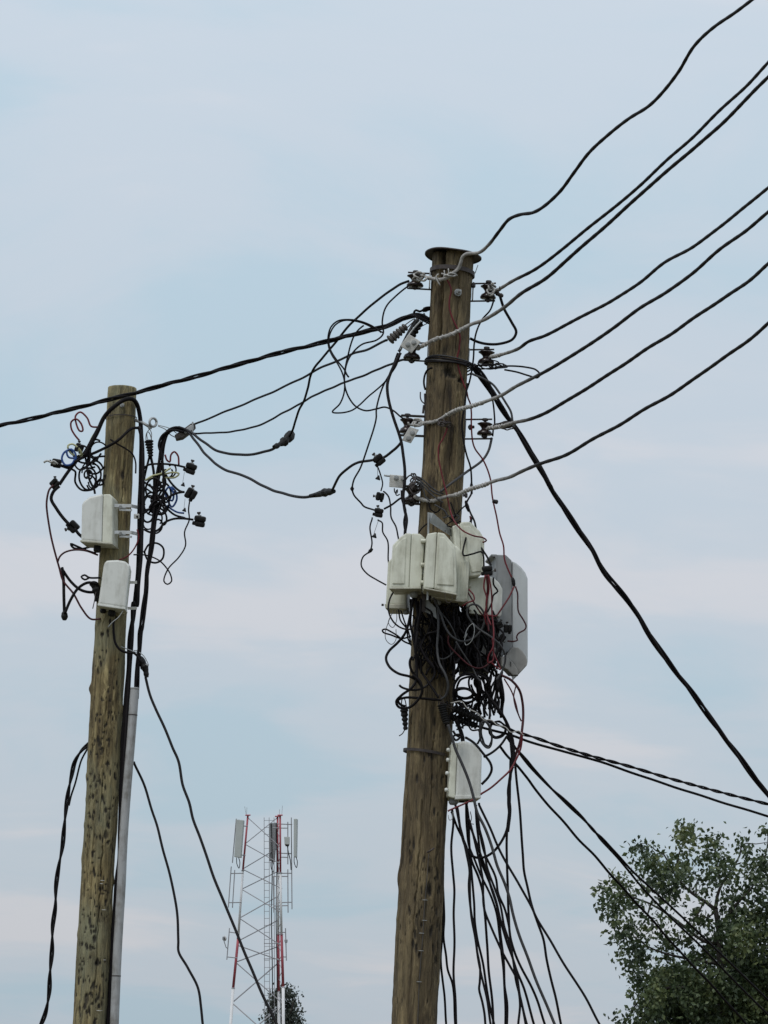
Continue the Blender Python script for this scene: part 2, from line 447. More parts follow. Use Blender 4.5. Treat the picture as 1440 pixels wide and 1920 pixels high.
# ------------------------------------------------------------------ the two poles
def make_shaft(parent, top, bot, d, wtop, wbot, mat, cracks, knots, dents, rough, nseg=200, rings=640):
    T, B = P(*top, d), P(*bot, d)
    ax = unit(T - B)
    foot = B - ax * ((B[2] + 0.3) / ax[2])
    L = np.linalg.norm(T - foot)
    lb = np.linalg.norm(B - foot)
    x = unit(np.cross([0, 1, 0], ax) * -1)
    x = unit(np.array([1.0, 0, 0]) - ax * ax[0]); y = np.cross(ax, x)       # y points away from the camera
    zz = np.linspace(0, L, rings)
    aa = np.linspace(0, 2 * math.pi, nseg, endpoint=False)
    Z, A = np.meshgrid(zz, aa, indexing='ij')
    rt, rb = wtop / 2 * MP(d), wbot / 2 * MP(d)
    R = rb + (rt - rb) * np.clip((Z - lb) / (L - lb), -0.4, 1)
    cx, sx = np.cos(A), np.sin(A)
    k = rough
    R = R + k * (0.006 * vnoise(cx * 1.3 + 5, sx * 1.3 + 5, Z * 1.6) + 0.0035 * vnoise(cx * 3 + 7, sx * 3, Z * 5)
                 + 0.0022 * vnoise(cx * 14, sx * 14 + 3, Z * 2.2) + 0.0014 * vnoise(cx * 32, sx * 32, Z * 5 + 9)
                 + 0.0010 * vnoise(cx * 34, sx * 34, Z * 34 + 9))
    rot = np.zeros_like(R)
    ypx = top[1] + (bot[1] - top[1]) * (L - Z) / (L - lb)
    cpx = top[0] + (bot[0] - top[0]) * (ypx - top[1]) / (bot[1] - top[1])
    wpx = wtop + (wbot - wtop) * (ypx - top[1]) / (bot[1] - top[1])
    def side(xp):                        # angle round the shaft (seen side) of a measured x
        s = np.clip((xp - cpx) / (wpx / 2), -0.98, 0.98)
        return -np.pi / 2 + np.arcsin(s)
    def adiff(a, b_):
        return (a - b_ + np.pi) % (2 * np.pi) - np.pi
    for (pts, wid, dep) in cracks:
        ys = np.array([q[1] for q in pts]); xs = np.array([q[0] for q in pts])
        xc = np.interp(ypx, ys, xs) + 1.6 * vnoise(ypx / 14.0, ypx * 0 + wid, ypx * 0)
        tt = np.clip((ypx - ys[0]) / (ys[-1] - ys[0]), 0, 1)
        inside = (ypx >= ys[0]) & (ypx <= ys[-1])
        ww = np.maximum(wid * (1 - 0.6 * tt), 1.0) * MP(d) / rt / 2
        q = np.abs(adiff(A, side(xc))) / ww
        R = R - np.where(inside, dep * np.clip(1.25 - q, 0, 1) * np.clip((1 - tt) * 5, 0, 1), 0)
    for (kx, ky, rx, ry, h) in knots:
        q = (adiff(A, side(np.full_like(A, kx))) * rt / MP(d) / rx) ** 2 + ((ypx - ky) / ry) ** 2
        R = R + h * np.exp(-q)
    for (kx, ky, rx, ry, h, st) in dents:
        q = (adiff(A, side(np.full_like(A, kx))) * rt / MP(d) / rx) ** 2 + ((ypx - ky) / ry) ** 2
        q = q * (1 + 0.5 * vnoise(cx * 16, sx * 16, ypx / 5))
        R = R - h * np.clip(1.3 - q, 0, 1)
        rot = np.maximum(rot, st * np.clip(1.6 - q, 0, 1))
    v = (foot + Z[..., None] * ax + R[..., None] * (cx[..., None] * x + sx[..., None] * y)).reshape(-1, 3)
    f = []
    for i in range(rings - 1):
        for k2 in range(nseg):
            k3 = (k2 + 1) % nseg
            f.append((i * nseg + k2, i * nseg + k3, (i + 1) * nseg + k3, (i + 1) * nseg + k2))
    f.append(tuple((rings - 1) * nseg + q for q in range(nseg)))
    o = mesh('shaft', v, f, mat, parent, True)
    at = o.data.attributes.new('rot', 'FLOAT', 'POINT')
    at.data.foreach_set('value', rot.reshape(-1).astype(np.float32))
    return T, ax, x, y, rt

NT, NB = (850, 478), (777, 1920)
FT, FB = (230, 728), (169, 1920)
foot1 = P(*NB, DM); foot1[2] = 0
near = thing('utility_pole', 'weathered brown wooden utility pole with a metal cap and many cables', 'utility pole', foot1, 'wooden utility poles')
cracks = [([(828, 478), (826, 540), (822, 640), (818, 700)], 13, 0.075), ([(822, 478), (823, 520), (821, 560)], 5, 0.02),
          ([(862, 490), (858, 600), (850, 720)], 2.5, 0.01), ([(815, 540), (808, 690), (803, 830)], 3, 0.012),
          ([(838, 700), (825, 820), (818, 905)], 3.0, 0.012), ([(858, 760), (846, 860), (838, 930)], 2.5, 0.010),
          ([(772, 1340), (766, 1420), (762, 1500), (752, 1640), (742, 1830)], 4.5, 0.018),
          ([(812, 1410), (808, 1480), (804, 1560)], 3.5, 0.014), ([(790, 1520), (786, 1600), (770, 1800), (764, 1920)], 3, 0.012),
          ([(820, 1600), (812, 1750), (805, 1900)], 2.5, 0.01), ([(800, 1300), (795, 1400), (790, 1480)], 2.5, 0.01)]
knots = [(749, 1660, 9, 22, 0.012), (742, 1734, 4, 5, 0.008), (741, 1768, 4, 8, 0.005), (818, 1725, 5, 7, 0.006),
         (737, 1880, 5, 12, 0.005), (822, 1840, 5, 10, 0.005), (850, 690, 30, 14, 0.004), (808, 960, 10, 16, 0.005)]
dents = [(838, 716, 9, 8, 0.022, 0.9), (848, 724, 8, 4, 0.014, 0.8), (863, 731, 8, 4, 0.016, 0.85), (858, 745, 3, 8, 0.006, 0.5),
         (846, 690, 18, 30, 0.0, 0.22), (852, 660, 9, 14, 0.003, 0.28), (805, 732, 3, 9, 0.006, 0.5), (770, 1690, 14, 34, 0.002, 0.25),
         (790, 1720, 16, 45, 0.0, 0.18)]
for k in range(230):
    q = RNG.random(3)
    yy = 1360 + 560 * q[0]; xx = 850 - 73 * (yy - 478) / 1442 + (q[1] - 0.5) * 78
    if vnoise(np.array([xx / 16.0]), np.array([yy / 40.0]), np.array([2.5]))[0] < 0.0:
        continue
    dents.append((xx, yy, 0.9 + 1.6 * q[2] ** 2, 2 + 8 * q[2] ** 2, 0.007, 0.9))
T1, ax1, ex1, ey1, r1_ = make_shaft(near, NT, NB, DM, 79, 86, 'wood_near', cracks, knots, dents, 1.0)

foot2 = P(*FB, DL); foot2[2] = 0
far = thing('utility_pole', 'pale speckled wooden utility pole on the left beside a grey conduit', 'utility pole', foot2, 'wooden utility poles')
cracks2 = [([(201, 1330), (196, 1440), (188, 1560)], 2.6, 0.012), ([(176, 1400), (168, 1560), (160, 1700)], 2.4, 0.010), ([(195, 1600), (186, 1760), (176, 1915)], 3.0, 0.014), ([(222, 1080), (216, 1200)], 2.2, 0.01),
           ([(236, 860), (232, 930), (228, 1000)], 2.5, 0.01), ([(215, 760), (212, 900), (205, 1040)], 2.0, 0.008),
           ([(196, 1180), (190, 1330)], 2.0, 0.008), ([(180, 1500), (170, 1750)], 2.2, 0.008)]
knots2 = [(160, 1560, 5, 9, 0.008), (218, 1500, 5, 10, 0.007), (147, 1760, 5, 10, 0.008), (206, 1800, 5, 12, 0.008), (240, 1110, 5, 12, 0.007), (180, 1190, 5, 12, 0.006), (167, 1306, 7, 9, 0.016), (227, 1340, 6, 14, 0.014), (163, 1470, 6, 10, 0.010), (233, 902, 6, 9, 0.006),
          (214, 1660, 6, 12, 0.009), (152, 1620, 5, 12, 0.007), (157, 1512, 5, 6, 0.004)]
dents2 = [(232, 902, 3.5, 8, 0.012, 0.95), (189, 1412, 3.5, 6, 0.010, 0.9), (192, 1424, 5, 6, 0.003, 0.5), (201, 1578, 4, 8, 0.008, 0.85),
          (193, 1206, 3, 4, 0.008, 0.9), (205, 1545, 4, 10, 0.003, 0.5), (165, 1875, 4, 9, 0.006, 0.8), (190, 1720, 6, 20, 0.002, 0.4)]
for k in range(330):
    q = RNG.random(4)
    yy = 1170 + 750 * q[0] ** 0.75; xx = 230 - 61 * (yy - 728) / 1192 + (q[1] - 0.5) * 56
    if vnoise(np.array([xx / 13.0]), np.array([yy / 26.0]), np.array([.5]))[0] < -0.1 - .5 * (q[2] > .8):
        continue
    dents2.append((xx, yy, 1.0 + 1.9 * q[2] ** 2, 1.6 + 5.5 * q[3] ** 2, 0.006, 0.95))
T2, ax2, ex2, ey2, r2_ = make_shaft(far, FT, FB, DL, 55, 64, 'wood_far', cracks2, knots2, dents2, 1.0)

# metal cap on the near pole
rc = 55.5 * MP(DM)
cc = T1 + ax1 * 0.0
caxis = unit(ax1 + ex1 * 0.05)
v, f = lathe(cc, caxis, [(rc * 0.985, -0.012), (rc, -0.012), (rc, -0.004), (rc * 0.7, 0.006), (rc * 0.3, 0.012), (0.004, 0.014), (0.004, 0.010), (rc * 0.3, 0.008), (rc * 0.7, 0.002), (rc * 0.985, -0.008)], 56)
for i in range(len(v)):
    q = v[i] - cc; a = math.atan2(np.dot(q, ey1), np.dot(q, ex1)); rr = np.linalg.norm(q) / rc
    v[i] = v[i] + caxis * (0.003 * math.sin(2 * a + 0.6) + 0.0012 * math.sin(5 * a)) * rr ** 2
mesh('cap', v, f[:-2] , 'darksteel', near, True)
def on_near(x, y, lift=0.0):
    """point on the visible face of the near pole below measured pixel x, y"""
    c = 850 - 73 * (y - 478) / 1442; w = 79 + 7 * (y - 478) / 1442
    s = max(-0.99, min(0.99, (x - c) / (w / 2)))
    return P(x, y, DM - math.sqrt(1 - s * s) * w / 2 * MP(DM) - lift), unit(np.array([s, -math.sqrt(1 - s * s), 0]))
def on_far(x, y, lift=0.0):
    c = 230 - 61 * (y - 728) / 1192; w = 55 + 9 * (y - 728) / 1192
    s = max(-0.99, min(0.99, (x - c) / (w / 2)))
    return P(x, y, DL - math.sqrt(1 - s * s) * w / 2 * MP(DL) - lift), unit(np.array([s, -math.sqrt(1 - s * s), 0]))
def band(parent, name, c0, w0, slope, d, y, pitch, wid, mat, tilt=0.0, thick=0.004, n=64, axx=None, ex=None, ey=None):
    ctr = P(c0, y, d); r = w0 / 2 * MP(d) + 0.004
    v, f = [], []
    for k in range(n):
        a = 2 * math.pi * k / n
        dr = math.cos(a) * ex + math.sin(a) * ey
        off = axx * (tilt * math.cos(a))
        for rr, h in ((r, -wid / 2), (r + thick, -wid / 2), (r + thick, wid / 2), (r, wid / 2)):
            v.append(ctr + dr * rr + off + axx * h)
    for k in range(n):
        k2 = (k + 1) % n
        for q in range(4):
            q2 = (q + 1) % 4
            f.append((k * 4 + q, k * 4 + q2, k2 * 4 + q2, k2 * 4 + q))
    return mesh(name, v, f, mat, parent)
band(near, 'steel_strap', 848, 82, 0, DM, 512, 0, 0.022, 'darksteel', -0.006, axx=ax1, ex=ex1, ey=ey1)
band(near, 'steel_strap', 800, 84, 0, DM, 1413, 0, 0.014, 'darksteel', -0.012, 0.003, axx=ax1, ex=ex1, ey=ey1)
# through bolt with washer and nut near the top
p, nrm = on_near(858, 549)
b1 = mesh('bolt', *join([lathe(p - nrm * 0.01, nrm, [(0.019, 0), (0.019, 0.018)], 16), hexnut(p + nrm * 0.008, nrm, 0.014, 0.014), lathe(p, nrm, [(0.0075, 0), (0.0075, 0.045), (0.006, 0.048)], 10)]), 'galv', near)
p, nrm = on_near(877, 801)
q = P(878, 801, DM - 0.02)
mesh('bolt', *join([bar(q, q + np.array([0.03, -0.01, 0]), 0.008), hexnut(q + np.array([0.004, 0, 0]), [1, -0.2, 0], 0.015, 0.016)]), 'darksteel', near)
q = P(872, 929, DM - 0.03)
mesh('bolt', *join([bar(q - np.array([0.01, 0, 0]), q + np.array([0.012, -0.004, 0]), 0.007), hexnut(q, [1, -0.2, 0], 0.013, 0.012)]), 'darksteel', near)
q = P(885, 535, DM - 0.02)
mesh('bolt', *hexnut(q, [1, -0.3, 0], 0.015, 0.016), 'darksteel', near)
# nails and bent hooks
def path(v, pts, d):
    return np.array([PV(v, q[0], q[1], d + (q[2] if len(q) > 2 else 0)) for q in pts])
mesh('nail', *tube(spline(path('D3', [(1285, 1225), (1250, 1195), (1232, 1150), (1232, 1080)], DM - 0.04), 0.008), 0.0035), 'darksteel', near, True)
mesh('nail', *tube(path('H', [(315, 372), (358, 345)], DM - 0.13), 0.0045), 'darksteel', near, True)
mesh('nail', *tube(path('D2', [(1045, 500), (1090, 375)], DM - 0.03), 0.0022), 'galv', near, True)
mesh('nail', *tube(path('D4', [(455, 1105), (460, 1280), (440, 1280), (425, 1400)], DM - 0.01), 0.006), 'darksteel', near)
ew = [on_near(700 + x / 3.13, 1480 + y / 3.13, 0.004)[0] for x, y in ((325, 380), (312, 560), (300, 690), (292, 840), (282, 960), (270, 1120), (265, 1250), (260, 1377), (255, 1600))]
mesh('earth_wire', *tube(spline(ew, 0.02), 0.0024, 6), 'greyrib', near, True)
for (x, y) in ((283, 845), (281, 948), (303, 650), (300, 770), (268, 1130)):
    p, nrm = on_near(700 + x / 3.13, 1480 + y / 3.13, 0.002)
    mesh('staple', *tube(spline(np.array([p - ex1 * 0.012, p - ex1 * 0.008 + nrm * 0.007, p + ex1 * 0.008 + nrm * 0.007, p + ex1 * 0.012]), 0.003), 0.0016, 5), 'galv', near, True)
for (x, y, w_) in ((192, 1651, 8), (195, 1706, 8), (196, 1800, 5), (186, 1895, 12), (190, 1657, 6)):
    p, nrm = on_far(x, y, 0.001)
    mesh('staple', *tube(spline(np.array([p - ex2 * w_ * 0.0016, p + nrm * 0.006, p + ex2 * w_ * 0.0016]), 0.004), 0.0016, 5), 'steelwhite', far, True)
p, nrm = on_far(229, 760)
mesh('bolt', *join([hexnut(p - nrm * 0.004, nrm, 0.016, 0.012), bar(p, p + nrm * 0.02, 0.007)]), 'galv', far)

# ------------------------------------------------------------------ cables
def path3(pts, d, jit=0.0, step_px=3.0):
    """pts: view name switches and (x, y[, extra depth]) tuples -> smooth 3D line"""
    cur, raw, dd = 'X', [], []
    for q in pts:
        if isinstance(q, str):
            cur = q
            continue
        x, y = Q(cur, q[0], q[1])
        raw.append([x, y]); dd.append(q[2] if len(q) > 2 else None)
    if dd[0] is None: dd[0] = 0.0
    if dd[-1] is None: dd[-1] = [z for z in dd if z is not None][-1]
    raw = np.array(raw)
    s = np.concatenate([[0], np.cumsum(np.linalg.norm(np.diff(raw, axis=0), axis=1))])
    known = [i for i, z in enumerate(dd) if z is not None]
    dz = np.interp(s, s[known], [dd[i] for i in known])
    if jit:
        ph = RNG.random(2) * 6.28
        dz = dz + jit * np.sin(s / 37.0 + ph[0]) * 0.7 + jit * 0.5 * np.sin(s / 17.0 + ph[1])
    k = 1.0 / MP(DM)
    c = spline(np.column_stack([raw, (dz) * k]), step_px)
    return np.array([P(q[0], q[1], d + q[2] / k) for q in c])
def extend(p, L, droop=0.0):
    t = unit(p[-1] - p[-min(6, len(p))])
    n = 8
    e = [p[-1] + t * (L * (k + 1) / n) - np.array([0, 0, droop * ((k + 1) / n) ** 2]) for k in range(n)]
    return np.vstack([p, e])
def to_ground(p, cap=3.0):
    t = unit(p[-1] - p[-min(6, len(p))])
    L = min(cap, (p[-1][2] - 0.25) / max(0.05, -t[2]))
    return extend(p, L)
def wob(p, amp, freq=9.0):
    s = np.concatenate([[0], np.cumsum(np.linalg.norm(np.diff(p, axis=0), axis=1))])
    ph = RNG.random(6) * 6.28
    o = np.zeros_like(p)
    for k in range(3):
        o[:, k] = amp * (np.sin(s * freq + ph[k]) + 0.6 * np.sin(s * freq * 2.3 + ph[k + 3]))
    o[0] = 0
    return p + o
def W(label, pts, w, d, mat='black', name='cable', cat='cable', group=None, jit=0.0, ext=None, wb=0.0015, n=7, taper=None):
    p = path3(pts, d, jit)
    if ext == 'g':
        p = to_ground(p)
    elif ext:
        p = extend(p, ext)
    if wb:
        p = wob(p, wb)
    r = w / 2 * MP(d)
    o = mesh(name, *tube(p, r, n), mat, None, True)
    return tag(o, label, cat, group)
def BUNDLE(label, pts, w, d, k, pitch, mats=('black',), name='twisted_cable', cat='cable', group=None, ext=None, spread=1.0, jit=0.0):
    p = path3(pts, d, jit)
    if ext == 'g':
        p = to_ground(p)
    elif ext:
        p = extend(p, ext)
    t = thing(name, label, cat, p[0], group)
    r = w / 2 * MP(d)
    rs = r * (0.5 if k == 2 else 0.46 if k == 3 else 0.41)
    for j in range(k):
        hp = helix(p, (r - rs) * spread, pitch, 2 * math.pi * j / k, 0.5)
        mesh('strand', *tube(hp, rs, 7), mats[j % len(mats)], t, True)
    return t

# --- bare conductors coming in from the right; the bare ends are bound back at the insulators
def CONDUCTOR(label, pts, w, d, pale_to, fade, wrap=None, wrap_mat='alu', ext=4.0):
    p = path3(pts, d)
    p = extend(p, ext)
    s = np.concatenate([[0], np.cumsum(np.linalg.norm(np.diff(p, axis=0), axis=1))])
    lim = np.clip((s - pale_to) / fade, 0, 1)
    pw = wob(p, 0.0012, 5.5)
    k = np.clip(s / 0.25, 0, 1)[:, None]
    p = p * (1 - k) + pw * k
    th = thing('line_conductor', label, 'conductor', p[0], 'line conductors coming in from the right')
    r = w / 2 * MP(d) * 0.86
    v, f = tube(p, r * (1 + 0.05 * np.sin(s * 70)) * (1 - 0.22 * np.clip(s / 4.0, 0, 1)), 9)
    o = mesh('conductor', v, f, 'conductor', th, True)
    at = o.data.attributes.new('cover', 'FLOAT', 'POINT')  # painted backlight: pale by the pole, dark against the sky
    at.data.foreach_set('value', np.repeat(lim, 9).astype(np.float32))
    for (a, b_) in (wrap or []):
        sel = (s >= a) & (s <= b_)
        q = spline(p[sel], 0.004)
        if len(q) > 4:
            hp = helix(q, r * 1.02, r * 2.6, RNG.random() * 6, 1.2)
            mesh('binding_wire', *tube(hp, r * 0.42, 5), wrap_mat, th, True)
    return th
RE = -3.4
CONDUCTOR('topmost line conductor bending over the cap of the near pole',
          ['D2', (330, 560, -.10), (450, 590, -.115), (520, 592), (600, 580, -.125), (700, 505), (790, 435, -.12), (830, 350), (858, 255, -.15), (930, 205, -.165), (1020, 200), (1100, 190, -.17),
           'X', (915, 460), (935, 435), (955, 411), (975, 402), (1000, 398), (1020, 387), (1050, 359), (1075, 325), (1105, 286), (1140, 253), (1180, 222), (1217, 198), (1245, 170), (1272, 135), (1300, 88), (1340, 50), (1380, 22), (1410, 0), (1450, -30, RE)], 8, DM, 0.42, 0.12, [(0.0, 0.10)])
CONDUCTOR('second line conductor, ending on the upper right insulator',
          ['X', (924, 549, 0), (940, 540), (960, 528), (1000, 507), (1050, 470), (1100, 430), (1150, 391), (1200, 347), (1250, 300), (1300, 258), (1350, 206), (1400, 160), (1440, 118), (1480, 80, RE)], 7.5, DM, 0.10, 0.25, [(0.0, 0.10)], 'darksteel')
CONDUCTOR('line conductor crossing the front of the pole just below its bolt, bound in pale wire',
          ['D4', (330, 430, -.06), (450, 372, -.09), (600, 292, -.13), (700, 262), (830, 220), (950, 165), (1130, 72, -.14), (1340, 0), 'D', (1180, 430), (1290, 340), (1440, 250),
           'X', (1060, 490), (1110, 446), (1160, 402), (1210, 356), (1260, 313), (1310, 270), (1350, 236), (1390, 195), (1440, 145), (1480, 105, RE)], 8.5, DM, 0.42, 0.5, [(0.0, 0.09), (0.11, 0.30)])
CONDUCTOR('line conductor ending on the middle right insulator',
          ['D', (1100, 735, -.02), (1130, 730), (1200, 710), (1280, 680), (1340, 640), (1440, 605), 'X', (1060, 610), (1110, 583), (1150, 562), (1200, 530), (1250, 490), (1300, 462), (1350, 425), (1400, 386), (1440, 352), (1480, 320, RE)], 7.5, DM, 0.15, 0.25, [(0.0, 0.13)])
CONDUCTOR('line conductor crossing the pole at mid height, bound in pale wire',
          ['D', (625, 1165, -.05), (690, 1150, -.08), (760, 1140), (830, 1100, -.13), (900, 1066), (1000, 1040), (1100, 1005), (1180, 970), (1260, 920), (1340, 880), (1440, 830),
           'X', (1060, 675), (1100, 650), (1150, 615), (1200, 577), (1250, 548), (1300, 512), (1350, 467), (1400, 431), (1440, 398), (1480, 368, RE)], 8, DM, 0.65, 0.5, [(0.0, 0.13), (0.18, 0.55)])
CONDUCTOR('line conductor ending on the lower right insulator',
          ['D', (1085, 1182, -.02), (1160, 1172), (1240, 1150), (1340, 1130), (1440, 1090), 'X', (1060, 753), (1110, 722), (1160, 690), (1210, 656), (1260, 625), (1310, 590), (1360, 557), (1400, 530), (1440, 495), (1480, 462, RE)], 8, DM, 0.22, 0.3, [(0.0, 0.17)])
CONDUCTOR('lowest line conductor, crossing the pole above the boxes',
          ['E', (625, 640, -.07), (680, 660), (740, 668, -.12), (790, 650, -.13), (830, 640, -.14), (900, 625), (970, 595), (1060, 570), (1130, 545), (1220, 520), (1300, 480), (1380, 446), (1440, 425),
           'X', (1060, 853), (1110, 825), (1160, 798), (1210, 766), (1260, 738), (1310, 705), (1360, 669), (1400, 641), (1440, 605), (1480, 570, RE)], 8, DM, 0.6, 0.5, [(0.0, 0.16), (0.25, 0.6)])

# --- spans between and past the poles
BUNDLE('thick twisted black cable spanning from the near pole past the far pole top',
       ['D', (722, 495, -.03), (690, 480), (640, 472), (560, 492), (480, 527), (400, 552), (200, 606), (0, 655), 'X', (500, 668), (400, 697), (300, 724), (255, 736), (150, 763), (60, 785), (0, 798), (-60, 812, 2.2)], 10.5, DM, 3, 0.55, ext=3.0)
BUNDLE('second black cable lying on the thick span where it reaches the near pole',
       ['D', (722, 520, -.03), (660, 492), (600, 475), (540, 505), (470, 540), (420, 560), (300, 578), (200, 600, -.02)], 7, DM, 2, 0.4)
W('black cable from the far pole wedge clamp up to the brown ribbed grip',
  ['D3', (820, 445, 0), (680, 510), (550, 570), (430, 602), (370, 630), (200, 702), (0, 790), 'X', (560, 712), (500, 740), (440, 765), (400, 781), (362, 797, 4.0)], 5, DM)
W('lower black cable sagging from the far pole clamp to the second left insulator',
  ['D3', (1040, 680, 0), (970, 695), (870, 740), (700, 808), (500, 890), (300, 965), (0, 1090), 'L', (1060, 0), (950, 60), (850, 115), (740, 155), (620, 180), (480, 190), (360, 195), (320, 190, 4.0)], 4.6, DM)
W('black cable running from the top left insulator down to the taped splice between the poles',
  ['D', (590, 258, -.02), (540, 275), (480, 315), (380, 390), (300, 460), (230, 522), (170, 592), (110, 670), (50, 740), (0, 800), 'X', (582, 705), (576, 730), (570, 752), (561, 768), (555, 787), (549, 805), (540, 822, 2.2)], 5, DM)
W('grey-black cable looping from the far pole to the taped splice that hangs below the spans',
  ['L', (985, 215, -1.8), (900, 300), (830, 320), (750, 338), (680, 344), (590, 335), (500, 310), (400, 245), (330, 190), (290, 165), (240, 150, 0)], 5, DL, 'black2')
W('lowest sagging cable, from the far pole to the spindle splice left of the near pole',
  ['L', (1180, 622, -2.5), (1080, 636), (1020, 626), (930, 600), (840, 565), (770, 530), (690, 487), (620, 465), (540, 437), (470, 380), (410, 320), (350, 240), (300, 180), (250, 155, 0)], 5, DL, 'black2')
W('short black cable rising from the spindle splice through a round connector to the near pole',
  ['E', (110, 602, 1.3), (135, 550), (165, 500), (210, 460), (280, 425), (370, 410), (440, 388), (500, 345), (545, 300, 0)], 5.5, DM)
def splice(label, v, pts, wmax, d, mat='blackplastic', bumps=0.25):
    p = spline(path(v, pts, d), 0.006)
    s = np.linspace(0, 1, len(p))
    r = wmax / 2 * MP(d) * (0.35 + 0.65 * np.sin(np.pi * np.clip(s, 0.03, 0.97)) ** 0.6) * (1 + bumps * vnoise(s * 9, s * 0 + wmax, s * 0))
    return tag(mesh('taped_splice', *tube(p, r, 10), mat, None, False), label, 'splice')
splice('lumpy black taped splice hanging on a bent cable between the poles', 'L', [(1025, 185, -1.75), (1000, 225, -1.8), (955, 262, -1.85), (900, 290, -1.9)], 15, DL, bumps=0.5)
splice('long spindle-shaped taped splice on the lowest sagging cable', 'L', [(1150, 628, -2.45), (1200, 618, -2.5), (1260, 602, -2.6), (1315, 595, -2.7)], 12, DL)

# --- loops left of the near pole
W('thin black wire dropping from the top left insulator across the spans to a bare tail',
  ['D', (590, 285, -.03), (545, 320), (500, 362), (460, 405), (437, 450), (425, 520), (431, 585), (392, 625), (300, 655), (240, 708), (205, 762), (190, 830), (212, 862)], 3.4, DM - .05)
W('black wire looping widely left of the pole and back up to the pale clamp plate',
  ['D3', (750, 352, -.05), (620, 262), (480, 210), (350, 195), (220, 210), (135, 280), (100, 400), (110, 520), (150, 620), (212, 720), (270, 840), (298, 960), (290, 1100), (240, 1230), (150, 1332), (250, 1342), (380, 1310), (480, 1240), (600, 1130), (700, 1050), (790, 965), (850, 880), (930, 760), (985, 620)], 3.2, DM - .02, jit=.03)
W('black wire bent in an inner loop beside the wide loop, ending in a cut tip',
  ['D3', (770, 350, -.03), (640, 290), (500, 232), (300, 202), (200, 244), (140, 322), (108, 430), (125, 560), (205, 690), (290, 790), (345, 890)], 3.2, DM + .05, jit=.03)
W('black wire dropping from the spans and swinging back to the middle left insulator',
  ['D3', (535, 265, 0), (460, 330), (410, 400), (370, 500), (340, 620), (312, 760), (300, 920), (312, 1040), (360, 1160), (440, 1258), (560, 1310), (700, 1290), (800, 1270), (900, 1312), (1000, 1392), (1130, 1450)], 3.4, DM - .03, jit=.03)
W('long thin wire hanging from the pale clamp plate to the lower of two stacked connectors',
  ['D3', (955, 600, -.04), (900, 740), (850, 860), (785, 980), (730, 1130), (690, 1300), 'E', (385, 150), (345, 300), (290, 455), (245, 535), (235, 590), (245, 630), (290, 682), (310, 705), (372, 726)], 3.4, DM - .03, jit=.02)
W('thick dark cable hanging from the pale clamp plate down behind the bolted clamp',
  ['D3', (990, 600, -.06), (930, 720), (860, 870), (825, 980), (822, 1080), (840, 1200), (880, 1340), (940, 1505), 'E', (520, 215), (543, 290), (555, 370), (568, 480), (566, 560), (556, 640), (562, 720), (575, 790), (566, 870), (570, 920)], 6, DM - .05, 'black2')
W('second dark wire twisted with the thick cable beside the bolted clamp',
  ['E', (545, 600, -.05), (548, 660), (570, 730), (560, 800), (572, 880)], 4, DM - .06)
W('short black cable hanging down the left edge of the pole from the wire wraps',
  ['D4', (560, 720, -.11), (500, 750, -.08), (455, 820, -.05), (438, 920), (448, 1000), (465, 1050)], 4, DM - .02)
for j in range(4):
    pts = []
    for k in range(64):
        a = 2 * math.pi * k / 63
        rr = 41.5 * MP(DM) + 0.008 + 0.003 * (j % 2)
        ctr = P(841 - (j - 1.5) * 0.4, 684 + (j - 1.5) * 3.2, DM)
        pts.append(ctr + rr * (math.cos(a) * ex1 + math.sin(a) * ey1) + ax1 * (0.006 * math.sin(a * 2 + j) - 0.012 * math.cos(a) * (0.4 + 0.3 * j)))
    if j == 0:
        wraps = thing('wire_wrap', 'black wires wound round the near pole above its rotten hole', 'wire', pts[0])
    mesh('turn', *tube(np.array(pts), 0.0042, 6), 'black2' if j % 2 else 'greycable', wraps, True)

# --- right of the near pole
BUNDLE('heavy twisted black cable falling from the pole to the lower right edge of the picture',
       ['D', (985, 790, 0), (1050, 870), (1110, 950), (1170, 1050), 'X', (965, 800), (1000, 857), (1040, 925), (1080, 987), (1110, 1032), (1135, 1075), (1180, 1130), (1215, 1187), (1250, 1236), (1300, 1302), (1340, 1358), (1380, 1410), (1410, 1452), (1440, 1492), (1470, 1530, .8)], 12, DM, 3, 0.7, ('black', 'black', 'black2'), ext=2.0)
W('black cable beside the heavy falling cable where it leaves the pole',
  ['D', (1000, 780, -.03), (1060, 850), (1125, 960), (1190, 1060), (1230, 1130), (1280, 1210), (1350, 1320), 'X', (1010, 872), (1035, 915)], 5, DM - .03)
W('thick black jumper looping out from the upper right insulator and back to the pole',
  ['D', (1165, 358, -.03), (1190, 430), (1240, 520), (1267, 580), (1242, 625), (1160, 650), (1080, 650), (1020, 637), (975, 617, .04)], 5.5, DM)
W('thin black wire dropping from the upper right insulator behind the crossing conductor',
  ['D', (1125, 375, 0), (1100, 440), (1050, 500), (1015, 580), (1000, 660), (996, 740), (985, 835), (972, 900), (955, 950, -.05)], 3.5, DM + .02)
W('black jumper looping from the middle right insulator to the crossing conductor',
  ['D', (1130, 800, 0), (1230, 792), (1330, 797), (1390, 812), (1415, 842), (1400, 862), (1340, 850), (1270, 830), (1190, 815)], 3.6, DM - .05)
W('grey cable bending from the pole down to the lower right insulator tip',
  ['D', (985, 838, -.06), (1060, 872), (1120, 910), (1160, 962), (1200, 1022), (1235, 1082), (1245, 1140), (1250, 1180)], 4.4, DM - .06, 'greycable')
W('thin black wire falling past the lower right insulator', ['D', (1085, 880, 0), (1112, 975), (1125, 1060), (1130, 1160), 'E', (1125, 200), (1118, 260)], 3.4, DM)
W('grey cable crossing behind the lowest conductor to the front of the pole',
  ['E', (1112, 270, 0), (1090, 350), (1050, 412), (960, 482, -.04), (870, 550, -.13), (790, 612, -.14)], 5, DM, 'greycable')
